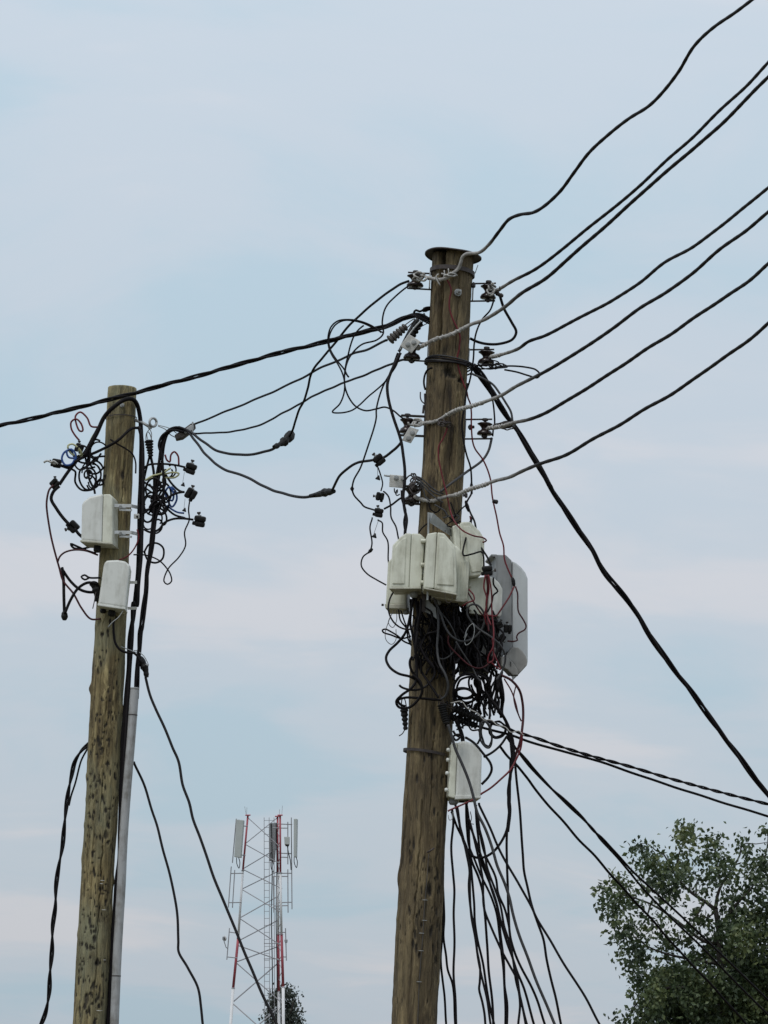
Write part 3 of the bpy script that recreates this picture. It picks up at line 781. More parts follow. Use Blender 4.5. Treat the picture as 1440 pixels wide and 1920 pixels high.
W('black wire down the right edge of the pole to the red joint',
  ['D', (960, 900, -.06), (945, 1020), (928, 1150), 'E', (935, 290), (952, 380), (976, 455), (985, 550), (985, 620), (960, 668), (948, 700)], 3.6, DM - .06)
W('red wire snaking down the front of the pole from the top binding',
  ['D2', (630, 600, -.12), (680, 700, -.125), (692, 760), (665, 900), (662, 1010), (700, 1150), (790, 1340), (828, 1450), (815, 1570), 'D4', (965, 450), (935, 560), (940, 650), (975, 790), (1030, 950), (1080, 1070, -.09), (1100, 1170), (1135, 1260, -.06), (1150, 1400), (1150, 1560), (1175, 1820), 'E', (1010, 340), (1060, 412, -.03), (1100, 520), (1115, 640), (1140, 760), (1160, 870), (1186, 950), (1196, 1040), (1245, 1165)], 3.2, DM, 'red', 'wire', 'wire')
W('dark red wire on the pole front ending in a flat hairpin loop',
  ['D4', (800, 1590, -.13), (770, 1690), (720, 1800), 'E', (780, 322), (776, 400), (800, 512), (832, 632), (850, 722, -.15), (882, 800, -.22), (930, 852), (1000, 888, -.25), (1060, 902), (1078, 918), (1050, 930), (1000, 912), (985, 820, -.14), (975, 760)], 3.0, DM, 'red', 'wire', 'wire')
W('black wire branching to the connector above the red drop wires',
  ['E', (955, 690, -.08), (975, 740), (1005, 800), (1020, 880), (1040, 950), (1085, 1020), (1110, 1070, -.25)], 3.8, DM, jit=.01)
W('black wire bent like a step over the pale boxes into the connector',
  ['E', (985, 770, -.12), (975, 820), (950, 900), (935, 1010, -.28), (990, 1000), (1050, 985), (1062, 1010), (1066, 1080, -.28)], 3.4, DM)
W('red wire falling from the black taped joint to the drop wires', ['F2', (838, 872, -.1), (790, 980), (740, 1060), (690, 1135), (640, 1195), (590, 1195), (520, 1188, -.2)], 3.2, DM, 'red', 'wire', 'wire')
W('dark red wire falling across the large grey box to its connector', ['F2', (853, 868, -.1), (876, 950), (876, 1060), (885, 1150), (935, 1230), (968, 1300), (955, 1335), (880, 1380), (862, 1420), (870, 1450), (830, 1465), (760, 1462)], 3.0, DM - .02, 'darkred', 'wire', 'wire')
splice('dark lump where the upper right jumper joins its conductor', 'D', [(1130, 320, -.03), (1160, 345, -.03), (1185, 352, -.03)], 9, DM, 'darksteel', .4)
splice('small black taped joint on the red wire in front of the large grey box', 'F2', [(815, 770, -.1), (828, 810, -.1), (838, 870, -.1)], 7, DM)
splice('small dark taped joint on the wire beside the lowest conductor', 'E', [(984, 545, -.06), (985, 580, -.06), (986, 625, -.06)], 6, DM)
splice('dark taped joint where red and black wires meet above the boxes', 'E', [(948, 665, -.08), (957, 700, -.08), (970, 735, -.08)], 7.5, DM, 'black2')

# --- fittings left of the near pole: stacked connectors and hanging bits
W('thin wire from the round connector down to the upper stacked connector', ['E', (392, 450, -.02), (412, 500), (428, 560), (418, 605)], 2.8, DM)
W('wire from the upper stacked connector falling to the left box', ['E', (432, 608, 0), (462, 640), (475, 700), (478, 770), (510, 830), (527, 895), (540, 940, -.2)], 3.2, DM)
W('short black wire joining the lower stacked connector to the insulator', ['E', (435, 718, 0), (485, 690), (530, 655), (560, 640)], 4, DM)
W('wavy black wire from the lower stacked connector to the side of the left box', ['E', (362, 770, 0), (345, 830), (358, 940), (345, 985), (305, 1020), (295, 1075), (330, 1125), (390, 1165), (450, 1198)], 3, DM - .05)
W('black wire from the lower stacked connector to the top of the left box', ['E', (395, 785, 0), (425, 800), (430, 860), (460, 920), (460, 1045), (470, 1090, -.02)], 3, DM - .03)

# --- insulators: two-armed bracket, porcelain spool, bolt
def insulator(label, v, c, d, polex, h, w, armdy=1.0, flat=False, mat='darksteel', thick=0.0045):
    """c: spool centre, polex: where the arms meet the pole (same view), h: spool height, w: spool width (view units)"""
    s = V[v][2]
    ctr = PV(v, c[0], c[1], d)
    t = thing('insulator', label, 'insulator', ctr, 'porcelain spool insulators on the near pole')
    u = MP(d) / s
    H, R = h * u / 2, w * u / 2
    prof = [(R * .45, -H), (R * .95, -H), (R, -H * .8), (R * .85, -H * .45), (R * .5, -H * .2), (R * .42, 0), (R * .5, H * .2), (R * .7, H * .5), (R * .96, H * .68), (R, H * .8), (R * .7, H * .97), (R * .3, H)]
    up = unit(ax1 + np.array([0.0, -0.05, 0]))
    mesh('spool', *lathe(ctr, up, prof, 22), 'porcelain', t, True)
    mesh('bolt', *join([bar(ctr - up * (H * 1.55), ctr + up * (H * 1.5), 0.0075), hexnut(ctr - up * (H * 1.45), up, 0.0155, 0.014), hexnut(ctr + up * (H * 1.28), up, 0.0155, 0.013)]), mat, t)
    sg = 1 if polex > c[0] else -1
    ex = PV(v, polex, c[1], d + 0.0)
    for k in (-1, 1):
        a = ctr + up * (k * H * 1.18 * armdy) - np.array([sg * R * .9, 0, 0])
        b_ = ex + up * (k * H * 1.18 * armdy) + np.array([sg * 0.04, 0.02, 0])
        if flat:
            dirv = unit(b_ - a)
            mesh('bracket_arm', *obox((a + b_) / 2, (b_ - a) / 2, np.cross(up, dirv) * 0.018, up * 0.0035, 0.001, 1), mat, t)
        else:
            mesh('bracket_arm', *bar(a, b_, thick), mat, t)
    mesh('bracket_plate', *obox(ex + np.array([sg * 0.004, -0.0, 0]), np.array([0.0035, 0, 0]), np.array([0, 0.02, 0]), up * (H * 1.3), 0.001, 1), 'galv' if not flat else mat, t)
    return t
insulator('spool insulator at the upper left of the near pole, just below its cap', 'D', (632, 255), DM - .03, 718, 78, 112, 1.15)
insulator('spool insulator at the upper right of the near pole, below its cap', 'D', (1090, 325), DM, 998, 90, 105, 1.1)
insulator('left spool insulator under the pale bolted clamp plate', 'D', (612, 700), DM - .02, 712, 100, 112)
insulator('right spool insulator level with the wire wraps', 'D', (1078, 735), DM, 972, 80, 108, 1.1)
insulator('left spool insulator with heavy flat bracket arms above the round connector', 'D', (580, 1165), DM - .02, 690, 95, 95, 1.15, True)
insulator('right spool insulator in a square bent rod bracket', 'D', (1068, 1185), DM, 950, 80, 100, 1.35)
insulator('lowest left spool insulator beside the bolted clamp above the boxes', 'E', (610, 630), DM - .03, 680, 95, 105, 1.0, True)

# loose aluminium binding on the insulators
def binding(label, v, c, d, rx, ry, turns, mat='alu', w=3.0, seed=0, n=7):
    rg = np.random.default_rng(seed)
    t = thing('binding_wire', label, 'wire', PV(v, c[0], c[1], d), 'loose binding wire on the insulators')
    for j in range(turns):
        ph = rg.random() * 6.28; pts = []
        a0 = rg.random() * 6; L = 3 + rg.random() * 3.5
        ox, oy = (rg.random(2) - .5) * np.array([rx, ry]) * .9
        for k in range(9):
            a = a0 + L * k / 8
            pts.append(PV(v, c[0] + ox + rx * (0.35 + .3 * rg.random()) * math.cos(a), c[1] + oy + ry * (.35 + .3 * rg.random()) * math.sin(a), d - 0.045 - 0.03 * math.sin(a + ph)))
        mesh('loop', *tube(spline(np.array(pts), 0.006), w / 2 * MP(d), 5), mat, t, True)
binding('tangle of pale binding wire on the upper left insulator', 'D', (668, 232), DM - .04, 62, 38, n=7, turns=5, seed=17, w=4)
binding('pale and dark binding wire on the upper right insulator', 'D', (1115, 310), DM, 40, 42, turns=5, seed=5, w=3.8)
binding('dark wire twists below the middle right insulator', 'D', (1105, 785), DM - .02, 110, 28, turns=8, mat='black2', seed=6, w=2.6)
binding('binding wire twists on the lower right insulator', 'D', (1190, 1165), DM - .02, 90, 30, turns=7, mat='darksteel', seed=8, w=2.6)
binding('pale binding wire on the flat-armed left insulator', 'D', (640, 1145), DM - .04, 60, 30, turns=5, seed=9, w=4)
binding('tangle of pale and dark binding wire beside the bolted clamp', 'E', (625, 570), DM - .06, 60, 75, turns=9, mat='darksteel', seed=11, w=3)
binding('short pale wire ends beside the top red wire', 'D', (850, 212), DM - .1, 60, 18, turns=3, seed=12, w=3.4)
binding('dark wire knot on the crossing conductor at mid height', 'D', (815, 1150), DM - .11, 45, 30, turns=6, mat='darksteel', seed=14, w=2.6)
W('two pale wire ends standing up on the top binding', ['D2', (575, 555, -.13), (580, 500), (578, 455)], 3, DM, 'alu', 'wire_end', 'wire')
W('tallest pale wire end standing on the top binding', ['D2', (645, 540, -.13), (645, 480), (640, 432)], 2.6, DM, 'alu', 'wire_end', 'wire')
W('curved pale wire tail hanging below the top binding', ['D2', (500, 510, -.13), (460, 550), (475, 610), (520, 685)], 3, DM, 'alu', 'wire_end', 'wire')

# --- pale parallel-groove clamps with bolts
def pgclamp(label, v, c, d, ux, uy, thick, mat, bolts, ax):
    """plate spanned by half-axes ux, uy (view units); bolts at fractions along ux"""
    s = V[v][2]; u = MP(d) / s
    ctr = PV(v, c[0], c[1], d)
    t = thing('bolted_clamp', label, 'clamp', ctr)
    X = (_R * ux[0] - _U * ux[1]) * u; Y = (_R * uy[0] - _U * uy[1]) * u; Nn = unit(np.cross(X, Y)); Nn = Nn if Nn[1] < 0 else -Nn
    mesh('upper_plate', *obox(ctr + Nn * thick * .6, X, Y, Nn * thick * .36, 0.003), mat, t)
    mesh('lower_plate', *obox(ctr - Nn * thick * .55, X * .96, Y * .9, Nn * thick * .4, 0.003), mat, t)
    for q, r in bolts:
        p = ctr + X * q + Y * r + Nn * thick
        mesh('bolt', *join([lathe(p - Nn * .003, Nn, [(0.014, 0), (0.014, 0.003)], 14), hexnut(p, Nn, 0.011, 0.009), bar(p - Nn * thick * 2.4, p + Nn * 0.016, 0.0055)]), 'galv', t)
    return t
pgclamp('square pale clamp plate with two rusty bolts left of the pole', 'D', (600, 652), DM - .09, (38, 24), (-30, 38), 0.018, 'whiteclamp', [(.35, -.35), (-.15, .3)], 0)
pgclamp('pale clamp hanging below the flat-armed left insulator', 'D', (600, 1225), DM - .08, (30, 10), (-26, 44), 0.022, 'whiteclamp', [(.2, -.3), (.1, .5)], 0)
pgclamp('horizontal pale clamp with two bolts beside the lowest left insulator', 'E', (522, 545), DM - .07, (54, 5), (-2, 40), 0.026, 'whiteclamp', [(-.2, -.5), (.62, -.5)], 0)
W('bare metal rod end sticking out left of the horizontal pale clamp', ['E', (436, 506, -.07), (475, 512)], 3.6, DM, 'galv', 'rod_end', 'rod')
for j, (q, nm) in enumerate((([(745, 420), (800, 440), (880, 510), (960, 570), (1050, 612)], 'upper'), ([(760, 440), (850, 520), (930, 590), (1020, 625)], 'middle'), ([(770, 470), (830, 560), (850, 640), (900, 690)], 'steepest'), ([(790, 480), (870, 570), (960, 650), (1040, 700)], 'lower'))):
    W(f'{nm} of the four grey wires fanning from the horizontal clamp to the pole front', ['E2'] + [(x, y, -.13 - .01 * j) for x, y in q], 3, DM, 'greycable', 'wire', 'wire')
for j, (q, lb) in enumerate((([(880, 700), (900, 770), (960, 810), (1010, 770), (1020, 700)], 'dark wire loop hanging on the pole under the lowest conductor'),
                             ([(1050, 790), (1100, 850), (1180, 920), (1230, 900)], 'dark wire slanting behind the bracket arm above the boxes'),
                             ([(1040, 870), (1120, 855), (1200, 850), (1210, 880), (1160, 900)], 'short bent grey wire above the pale upper box'),
                             ([(1280, 740), (1200, 820), (1130, 910), (1070, 950)], 'dark wire slanting down left from the red joint'),
                             ([(1120, 700), (1150, 780), (1180, 860)], 'short black wire beside the dark red hairpin wire'),
                             ([(1060, 950), (1150, 975), (1240, 990), (1310, 960), (1345, 890)], 'black wire sagging across the top of the pale upper box'),
                             ([(780, 1030), (830, 970), (880, 930)], 'black wire rising behind the bracket arm'),
                             ([(950, 730), (1000, 760), (1060, 800), (1090, 860)], 'grey wire twist on the pole below the lowest conductor'))):
    W(lb, ['E2'] + [(x, y, -.14) for x, y in q], 2.8, DM - .01 * j, ('black', 'greycable')[j in (2, 7)], 'wire', 'wire', jit=.01)
W('small wire loop hanging under the horizontal clamp', ['E2', (515, 550, -.07), (520, 590), (545, 600), (550, 560), (530, 600), (545, 630), (575, 615)], 2.4, DM, 'black', 'wire', 'wire')

# --- insulation piercing connectors
def connector(label, v, c, d, size, ang, bolt=(1, 0), name='cable_connector', group='black cable connectors'):
    """size in view units across; ang: long axis of the body in degrees; bolt: direction in picture (x right, y up)"""
    s = V[v][2]; u = MP(d) / s
    ctr = PV(v, c[0], c[1], d)
    t = thing(name, label, 'connector', ctr, group)
    a = math.radians(ang)
    X = _R * math.cos(a) + _U * math.sin(a); Y = -_R * math.sin(a) + _U * math.cos(a); Z = -_F
    k = size * u / 2 * 1.06
    mesh('upper_jaw', *obox(ctr + Y * k * .38, X * k * .85, Y * k * .42, Z * k * .85, k * .34, 3), 'blackplastic', t)
    mesh('lower_jaw', *obox(ctr - Y * k * .42 + X * k * .10, X * k * .72, Y * k * .40, Z * k * .8, k * .32, 3), 'blackplastic', t)
    mesh('spacer', *join([obox(ctr + X * k * q, X * k * .12, Y * k * .5, Z * k * .6, k * .04) for q in (-.6, 0, .6)]), 'blackplastic', t)
    B = unit(_R * bolt[0] + _U * bolt[1])
    st = ctr + B * k * .35
    bl = mesh('bolt', *join([bar(st, st + B * k * 1.0, k * .17), hexnut(st + B * k * .35, B, k * .34, k * .22)]), 'galv', t)
    mesh('shear_head', *hexnut(st + B * k * .75, B, k * .28, k * .3), 'darksteel', bl)
    mesh('pressure_plate', *obox(ctr + B * k * .42 - _F * k * .2, unit(np.cross(B, _F)) * k * .42, B * k * .06, _F * k * .42, k * .03), 'galv', t)
    mesh('end_cap', *lathe(ctr - X * k * .55 - Y * k * .4, -X, [(k * .3, 0), (k * .3, k * .4), (k * .2, k * .5)], 10), 'blackplastic', t)
    return t
connector('round black connector on the cable rising to the near pole from the left', 'E2', (350, 245), DM - .02, 135, 40, (-.7, .75))
connector('upper of two stacked black connectors left of the near pole', 'E2', (360, 640), DM - .02, 105, 80, (-1, .1))
connector('lower of two stacked black connectors left of the near pole, with a pale clip', 'E2', (345, 815), DM - .02, 115, -10, (-.1, .9))
connector('black connector above the bunch of red drop wires right of the pale boxes', 'F2', (545, 700), DM - .28, 130, 5, (1, .1))
connector('black connector in front of the lower large grey box', 'F2', (768, 1330), DM - .12, 105, 85, (-.1, 1))
connector('dark connector left of the one in front of the lower large grey box', 'F2', (680, 1290), DM - .14, 85, 30, (.3, 1))
connector('dark connector half hidden in the wires below the large grey box', 'F2', (710, 1430), DM - .13, 80, 60, (.5, -1))
connector('upper of three black connectors on the right of the far pole', 'A', (1190, 715), DL - .05, 95, -20, (.25, 1))
connector('middle of three black connectors on the right of the far pole', 'A', (1192, 905), DL - .05, 95, 60, (.25, 1))
connector('lowest of three black connectors on the right of the far pole', 'A', (1258, 1110), DL - .05, 98, -10, (-.1, 1))
connector('small black connector with a bolt at the far left of the far pole wires', 'A', (172, 825), DL - .05, 75, 45, (0, 1))
connector('black wedge connector left of the upper pale box on the far pole', 'A', (308, 1150), DL - .05, 92, -45, (-.5, -.2))
connector('black block with bare screw ends at the left tip of the far pole wires', 'A', (185, 675), DL - .05, 80, -10, (-.9, .3))
connector('small dark block inside the blue and yellow wire coils', 'A', (355, 560), DL - .06, 75, 70, (0, 1))
def teardrop(label, v, top, c, d, size):
    s = V[v][2]; u = MP(d) / s
    ctr = PV(v, c[0], c[1], d); tp = PV(v, top[0], top[1], d)
    t = thing('hanging_cap', label, 'cap', ctr, 'small caps hanging on threads')
    k = size * u / 2
    mesh('cap', *lathe(ctr - _U * k, unit(_U + _R * .3), [(k * .9, 0), (k, k * .3), (k * .6, k), (k * .2, k * 1.8)], 12), 'blackplastic', t, True)
    mesh('thread', *bar(ctr + _U * k * .5, tp, 0.0012, 5), 'darksteel', t)
teardrop('small dark cap hanging below the round connector', 'E', (395, 455), (395, 518), DM - .02, 34)
teardrop('small dark cap hanging below the lower stacked connector', 'E', (400, 790), (372, 882), DM - .03, 34)
teardrop('small cap hanging under the upper right connector of the far pole', 'A', (1143, 740), (1130, 830), DL - .05, 34)
teardrop('small cap hanging under the middle right connector of the far pole', 'A', (1148, 940), (1140, 1020), DL - .05, 34)
splice('small dark knob on the long thin wire left of the stacked connectors', 'E', [(236, 575, -.03), (235, 590, -.03), (237, 606, -.03)], 8, DM)
splice('small dark tape lump on the wavy wire beside the left box', 'E', [(365, 968, -.03), (352, 978, -.03), (335, 995, -.03)], 6, DM)
splice('small dark tag on the red wire below the lowest conductor', 'E', [(1115, 668, -.03), (1135, 672, -.03), (1152, 676, -.03)], 9, DM)

# --- ribbed anchor grips
def ribbed(label, v, a, b_, d, w0, w1, ribs, mat='greyrib', dd=0.0):
    s = V[v][2]; u = MP(d) / s
    A, B = PV(v, a[0], a[1], d), PV(v, b_[0], b_[1], d + dd)
    L = np.linalg.norm(B - A)
    t = thing('anchor_grip', label, 'grip', A, 'ribbed cable anchor grips')
    prof = [(w0 * u * .25, 0)]
    for k in range(ribs):
        r = (w0 + (w1 - w0) * k / max(1, ribs - 1)) * u / 2
        h0, h1 = L * k / ribs, L * (k + 1) / ribs
        prof += [(r * .72, h0 + (h1 - h0) * .05), (r, h0 + (h1 - h0) * .25), (r, h0 + (h1 - h0) * .6), (r * .72, h0 + (h1 - h0) * .8)]
    prof.append((w1 * u * .25, L))
    mesh('ribbed_sleeve', *lathe(A, B - A, prof, 14), mat, t)
    D_ = unit(B - A)
    mesh('bail', *tube(spline(np.array([B - D_ * L * .3 + _R * w1 * u * .35, B + D_ * L * .35 + _R * w1 * u * .2, B + D_ * L * .5, B + D_ * L * .35 - _R * w1 * u * .2, B - D_ * L * .3 - _R * w1 * u * .35]), 0.01), 0.003, 6), 'darksteel', t, True)
    return t
ribbed('brown-grey ribbed anchor grip at the end of the upper span left of the near pole', 'D3', (850, 450), (1060, 270), DM - .04, 130, 105, 6)
ribbed('dark anchor grip behind the pale clamp plate', 'D3', (1130, 400), (1230, 210), DM + .02, 90, 110, 4, 'blackplastic')
ribbed('small black ribbed grip hanging from the eye bolt of the far pole', 'A', (890, 625), (876, 500), DL - .06, 42, 70, 6, 'blackplastic')
ribbed('black ribbed grip holding the grey drop cable on the near pole', 'G', (628, 905), (590, 760), DM - .16, 56, 68, 9, 'blackplastic')
ribbed('black ribbed grip of the upper twisted drop cable below the wire tangle', 'G', (900, 885), (680, 790), DM - .1, 62, 75, 10, 'blackplastic')
ribbed('black ribbed grip of the lower drop cable below the wire tangle', 'G', (860, 925), (650, 850), DM - .06, 58, 66, 9, 'blackplastic')
ribbed('black clamp hanging on the left edge of the near pole below the tangle', 'G', (322, 955), (310, 790), DM - .06, 36, 62, 5, 'blackplastic')
W('thin wire tail under the clamp on the left edge of the near pole', ['G', (320, 950, -.06), (300, 985), (275, 1002)], 2, DM, 'darksteel', 'wire', 'wire')
W('pale thin messenger wires crossing the ribbed grip by the near pole', ['D3', (985, 560, -.09), (1090, 380), (1160, 290), (1240, 205)], 3.4, DM, 'galv', 'messenger_wire', 'wire')
W('grey tail wire slanting behind the pale clamp plate to the pole', ['D3', (965, 585, -.03), (1060, 400), (1140, 260), (1200, 180)], 6, DM, 'greycable')
W('thin wire tying the dark anchor grip to the pole', ['D3', (1195, 305, 0), (1260, 265), (1330, 230)], 1.8, DM, 'darksteel', 'tie_wire', 'wire')
W('dark cable hump where the spans reach the near pole', ['D3', (1150, 110, -.02), (1180, 80), (1225, 95), (1270, 70), (1300, 45), (1350, 40)], 4.5, DM)
splice('dark cable sleeve at the near pole above the spans', 'D3', [(1260, 90, 0), (1300, 65, 0), (1350, 60, 0)], 11, DM)

# ------------------------------------------------------------------ boxes on the near pole
def facebox(name, label, v, d, t, parts, yaw=0.0, pitch=0.0, bev=0.006, group=None):
    """parts: (part name, outline in view, near offset, thickness, material, bevel)"""
    c = parts[0][1]
    cx, cy = np.mean([q[0] for q in c]), max(q[1] for q in c)
    th = thing(name, label, 'box', PV(v, cx, cy, d), group)
    E = np.array([math.sin(yaw), math.cos(yaw), 0.0])
    for nm, poly, off, tk, mat, bv in parts:
        pl = [PV(v, q[0], q[1], d + off) for q in poly]
        mesh(nm, *prism(pl, E * tk, bv, 3), mat, th, True).data.set_sharp_from_angle(angle=0.9) if False else mesh(nm, *prism(pl, E * tk, bv, 2), mat, th)
    return th
def gland(parent, v, c, d, r, h, mat='boxgrey'):
    p = PV(v, c[0], c[1], d)
    u = MP(d) / V[v][2]
    return mesh('cable_gland', *join([lathe(p, -ax1, [(r * u, 0), (r * u, h * u * .4), (r * u * 1.12, h * u * .42), (r * u * 1.12, h * u * .75), (r * u * .75, h * u)], 10)]), mat, parent)
def shrink(poly, k, cx=None, cy=None):
    x = np.mean([q[0] for q in poly]) if cx is None else cx
    y = np.mean([q[1] for q in poly]) if cy is None else cy
    return [(x + (q[0] - x) * k, y + (q[1] - y) * k) for q in poly]
G1 = 'cream meter boxes clustered on the near pole'
# left box, its lid to the left
body = [(388, 168), (455, 172), (492, 205), (462, 600), (368, 602)]
lid = [(362, 166), (384, 168), (366, 604), (212, 602), (236, 262), (300, 196), (340, 168)]
b = facebox('meter_box', 'left front cream box of the cluster, its chamfered lid facing left', 'F', DM - .30, .16,
            [('body', body, 0, .15, 'cream', .006), ('lid', lid, -.004, .158, 'cream', .009)], 0.18, group=G1)
mesh('raised_panel', *prism([PV('F', q[0], q[1], DM - .309) for q in shrink([(350, 190), (335, 585), (232, 585), (252, 275), (310, 205)], .93)], np.array([0, .012, 0]), .004), 'cream', b)
mesh('bottom_flange', *prism([PV('F', q[0], q[1], DM - .306) for q in ((206, 598), (464, 596), (462, 610), (208, 612))], np.array([.03, .165, 0]), .003), 'cream_flange', b)
gland(b, 'F', (408, 620), DM - .22, 30, 62)
for y in (230, 420, 560):
    mesh('hinge', *bar(PV('F', 462, y, DM - .31), PV('F', 500, y, DM - .31), 0.0105, 12), 'cream', b)
    mesh('hinge_plate', *obox(PV('F', 480, y + 55, DM - .28), _R * .006, _U * .014, _F * .006, .002), 'galv', b)
# centre box
body = [(514, 172), (590, 158), (566, 606), (486, 600)]
lid = [(594, 158), (650, 168), (738, 272), (748, 610), (735, 655), (568, 608)]
b = facebox('meter_box', 'centre front cream box of the cluster, its chamfered lid facing right', 'F', DM - .40, .14,
            [('body', body, 0, .14, 'cream', .006), ('lid', lid, -.004, .148, 'cream', .009)], -0.05, group=G1)
mesh('raised_panel', *prism([PV('F', q[0], q[1], DM - .409) for q in shrink([(605, 180), (650, 190), (722, 280), (730, 600), (585, 590)], .93)], np.array([0, .012, 0]), .004), 'cream', b)
mesh('bottom_flange', *prism([PV('F', q[0], q[1], DM - .406) for q in ((482, 598), (750, 648), (748, 660), (486, 610))], np.array([0, .15, 0]), .003), 'cream_flange', b)
mesh('seal_wire', *tube(spline(path('F', [(655, 640, -.41), (655, 690, -.41), (680, 722, -.41), (708, 700, -.41), (710, 655, -.41)], DM), .006), .0014, 5), 'darksteel', b, True)
# box behind the left one
b = facebox('meter_box', 'cream box partly hidden behind the left front box, its flanged bottom showing below', 'F', DM - .10, .16,
            [('body', [(200, 395), (245, 352), (350, 352), (345, 735), (182, 732)], 0, .16, 'cream', .008),
             ('bottom_flange', [(172, 728), (348, 732), (346, 768), (180, 766)], -.006, .172, 'cream_flange', .004)], 0.15, group=G1)
gland(b, 'F', (345, 765), DM - .05, 22, 50)
mesh('flange_screw', *hexnut(PV('F', 168, 738, DM - .1), [-1, 0, 0], .006, .012), 'darksteel', b)
# wider box behind the centre one
b = facebox('meter_box', 'wide cream box with ribbed side standing out behind the centre front box', 'F', DM - .26, .12,
            [('body', [(560, 300), (700, 262), (745, 268), (838, 352), (848, 420), (834, 692), (800, 704), (560, 668)], 0, .12, 'cream', .008),
             ('bottom_flange', [(552, 664), (800, 700), (838, 690), (836, 704), (800, 716), (556, 680)], -.005, .13, 'cream_flange', .003)], -0.05, group=G1)
for x in (762, 785, 806, 822):
    mesh('rib', *prism([PV('F', q[0], q[1], DM - .264) for q in ((x - 3, 390), (x + 3, 392), (x - 5, 660), (x - 11, 660))], np.array([0, .012, 0]), .0012), 'cream', b)
gland(b, 'F', (600, 690), DM - .2, 26, 50); gland(b, 'F', (730, 712), DM - .2, 26, 46, 'blackplastic')
# upper right box
b = facebox('meter_box', 'cream box at the upper right of the cluster with a sloping top', 'F', DM - .20, .2,
            [('body', [(712, 112), (770, 92), (790, 500), (760, 505)], 0, .18, 'cream', .006),
             ('lid', [(772, 90), (790, 78), (855, 76), (930, 150), (968, 210), (966, 470), (935, 502), (850, 512), (792, 505)], -.004, .19, 'cream', .010)], -0.12, group=G1)
mesh('raised_panel', *prism([PV('F', q[0], q[1], DM - .209) for q in ((800, 110), (850, 108), (940, 220), (940, 470), (865, 480), (842, 380))], np.array([0, .012, 0]), .004), 'cream', b)
# lower right box
b = facebox('meter_box', 'cream box at the lower right of the cluster with a rounded lid', 'F', DM - .14, .2,
            [('body', [(842, 530), (1002, 508), (990, 815), (828, 790)], 0, .18, 'cream', .006),
             ('lid', [(1006, 512), (1042, 520), (1085, 560), (1112, 612), (1104, 815), (1090, 832), (994, 818)], -.005, .19, 'offwhite', .012),
             ('bottom_flange', [(826, 788), (992, 812), (992, 824), (826, 802)], -.005, .19, 'cream_flange', .003)], -0.1, group=G1)
for y in (575, 760):
    mesh('hinge', *bar(PV('F', 848, y, DM - .15), PV('F', 848, y + 20, DM - .15), .012, 10), 'cream_flange', b)
# lower box behind the wires, its colour darkened to paint the cavity's shade
b = facebox('meter_box', 'shade-darkened grey box almost hidden by wires below the lower right cream box', 'F', DM - .02, .14,
            [('body', [(760, 830), (1075, 850), (1085, 1130), (1000, 1270), (770, 1270)], 0, .14, 'cavity_dark', .006),
             ('lid', [(930, 1060), (1015, 1060), (1080, 1090), (1090, 1150), (930, 1140)], -.01, .03, 'boxbrown', .003)], 0, group=G1)
# large grey box
b = facebox('switch_box', 'large grey box with a pale rounded cover, rightmost on the near pole', 'F2', DM + .02, .25,
            [('body', [(640, 522), (748, 524), (812, 585), (815, 1545), (700, 1640), (640, 1500)], 0, .24, 'boxgrey', .006),
             ('cover', [(818, 588), (860, 610), (915, 655), (962, 715), (988, 780), (990, 1690), (955, 1735), (818, 1560)], .004, .23, 'boxpale', .010),
             ('back_flange', [(588, 518), (650, 520), (652, 760), (640, 800), (636, 560), (590, 534)], -.004, .2, 'boxgrey', .002),
             ('front_latch', [(606, 540), (632, 540), (632, 556), (606, 556)], -.012, .02, 'darksteel', .002)], -0.12)
# curved bottom shroud of the large box
arc = []
for k in range(11):
    a = math.radians(205 - 150 * k / 10)
    arc.append((880 + 112 * math.cos(a) * 1.0, 1640 - 110 * math.sin(a)))
mesh('bottom_shroud', *prism([PV('F2', q[0], q[1], DM - .06) for q in [(742, 1635), (800, 1545), (830, 1528), (880, 1532), (930, 1570), (965, 1625), (987, 1690), (978, 1730), (885, 1832), (880, 1790), (845, 1735), (800, 1680)]], np.array([-.02, .24, 0]), .006), 'boxbrown', b)
mesh('shroud_flange', *prism([PV('F2', q[0], q[1], DM - .07) for q in [(700, 1640), (742, 1622), (800, 1668), (850, 1728), (888, 1795), (886, 1836), (822, 1836), (770, 1780), (700, 1735)]], np.array([-.02, .05, 0]), .004), 'boxbrown', b)
for x in (795, 830, 862):
    mesh('flange_tooth', *obox(PV('F2', x, 1832, DM - .05), _R * .008, _U * .007, _F * .012, .002), 'darksteel', b)
mesh('slot', *obox(PV('F2', 800, 1715, DM - .073), _R * .0015, _U * .012, _F * .003, 0), 'blackplastic', b)
# single box lower down
b = facebox('meter_box', 'single cream box on the right side of the near pole below the tangle', 'G', DM - .12, .2,
            [('body', [(664, 1058), (712, 1046), (692, 1468), (640, 1454)], 0, .18, 'cream', .006),
             ('lid', [(714, 1046), (760, 1034), (826, 1052), (868, 1092), (896, 1135), (888, 1462), (696, 1470)], -.005, .19, 'offwhite', .012),
             ('bottom_flange', [(690, 1442), (888, 1450), (888, 1468), (694, 1476)], -.011, .2, 'offwhite', .004)], -0.1, group=G1)
for x, y in ((648, 1105), (646, 1180), (640, 1280), (634, 1405)):
    mesh('fixing_knob', *lathe(PV('G', x + 4, y, DM - .12), [-1, -.2, 0], [(.008, 0), (.011, .006), (.009, .014), (.004, .016)], 12), 'offwhite', b, True)
gland(b, 'G', (682, 1462), DM - .06, 32, 55); gland(b, 'G', (790, 1466), DM - .06, 20, 30, 'blackplastic'); gland(b, 'G', (745, 1466), DM - .05, 20, 34, 'blackplastic')

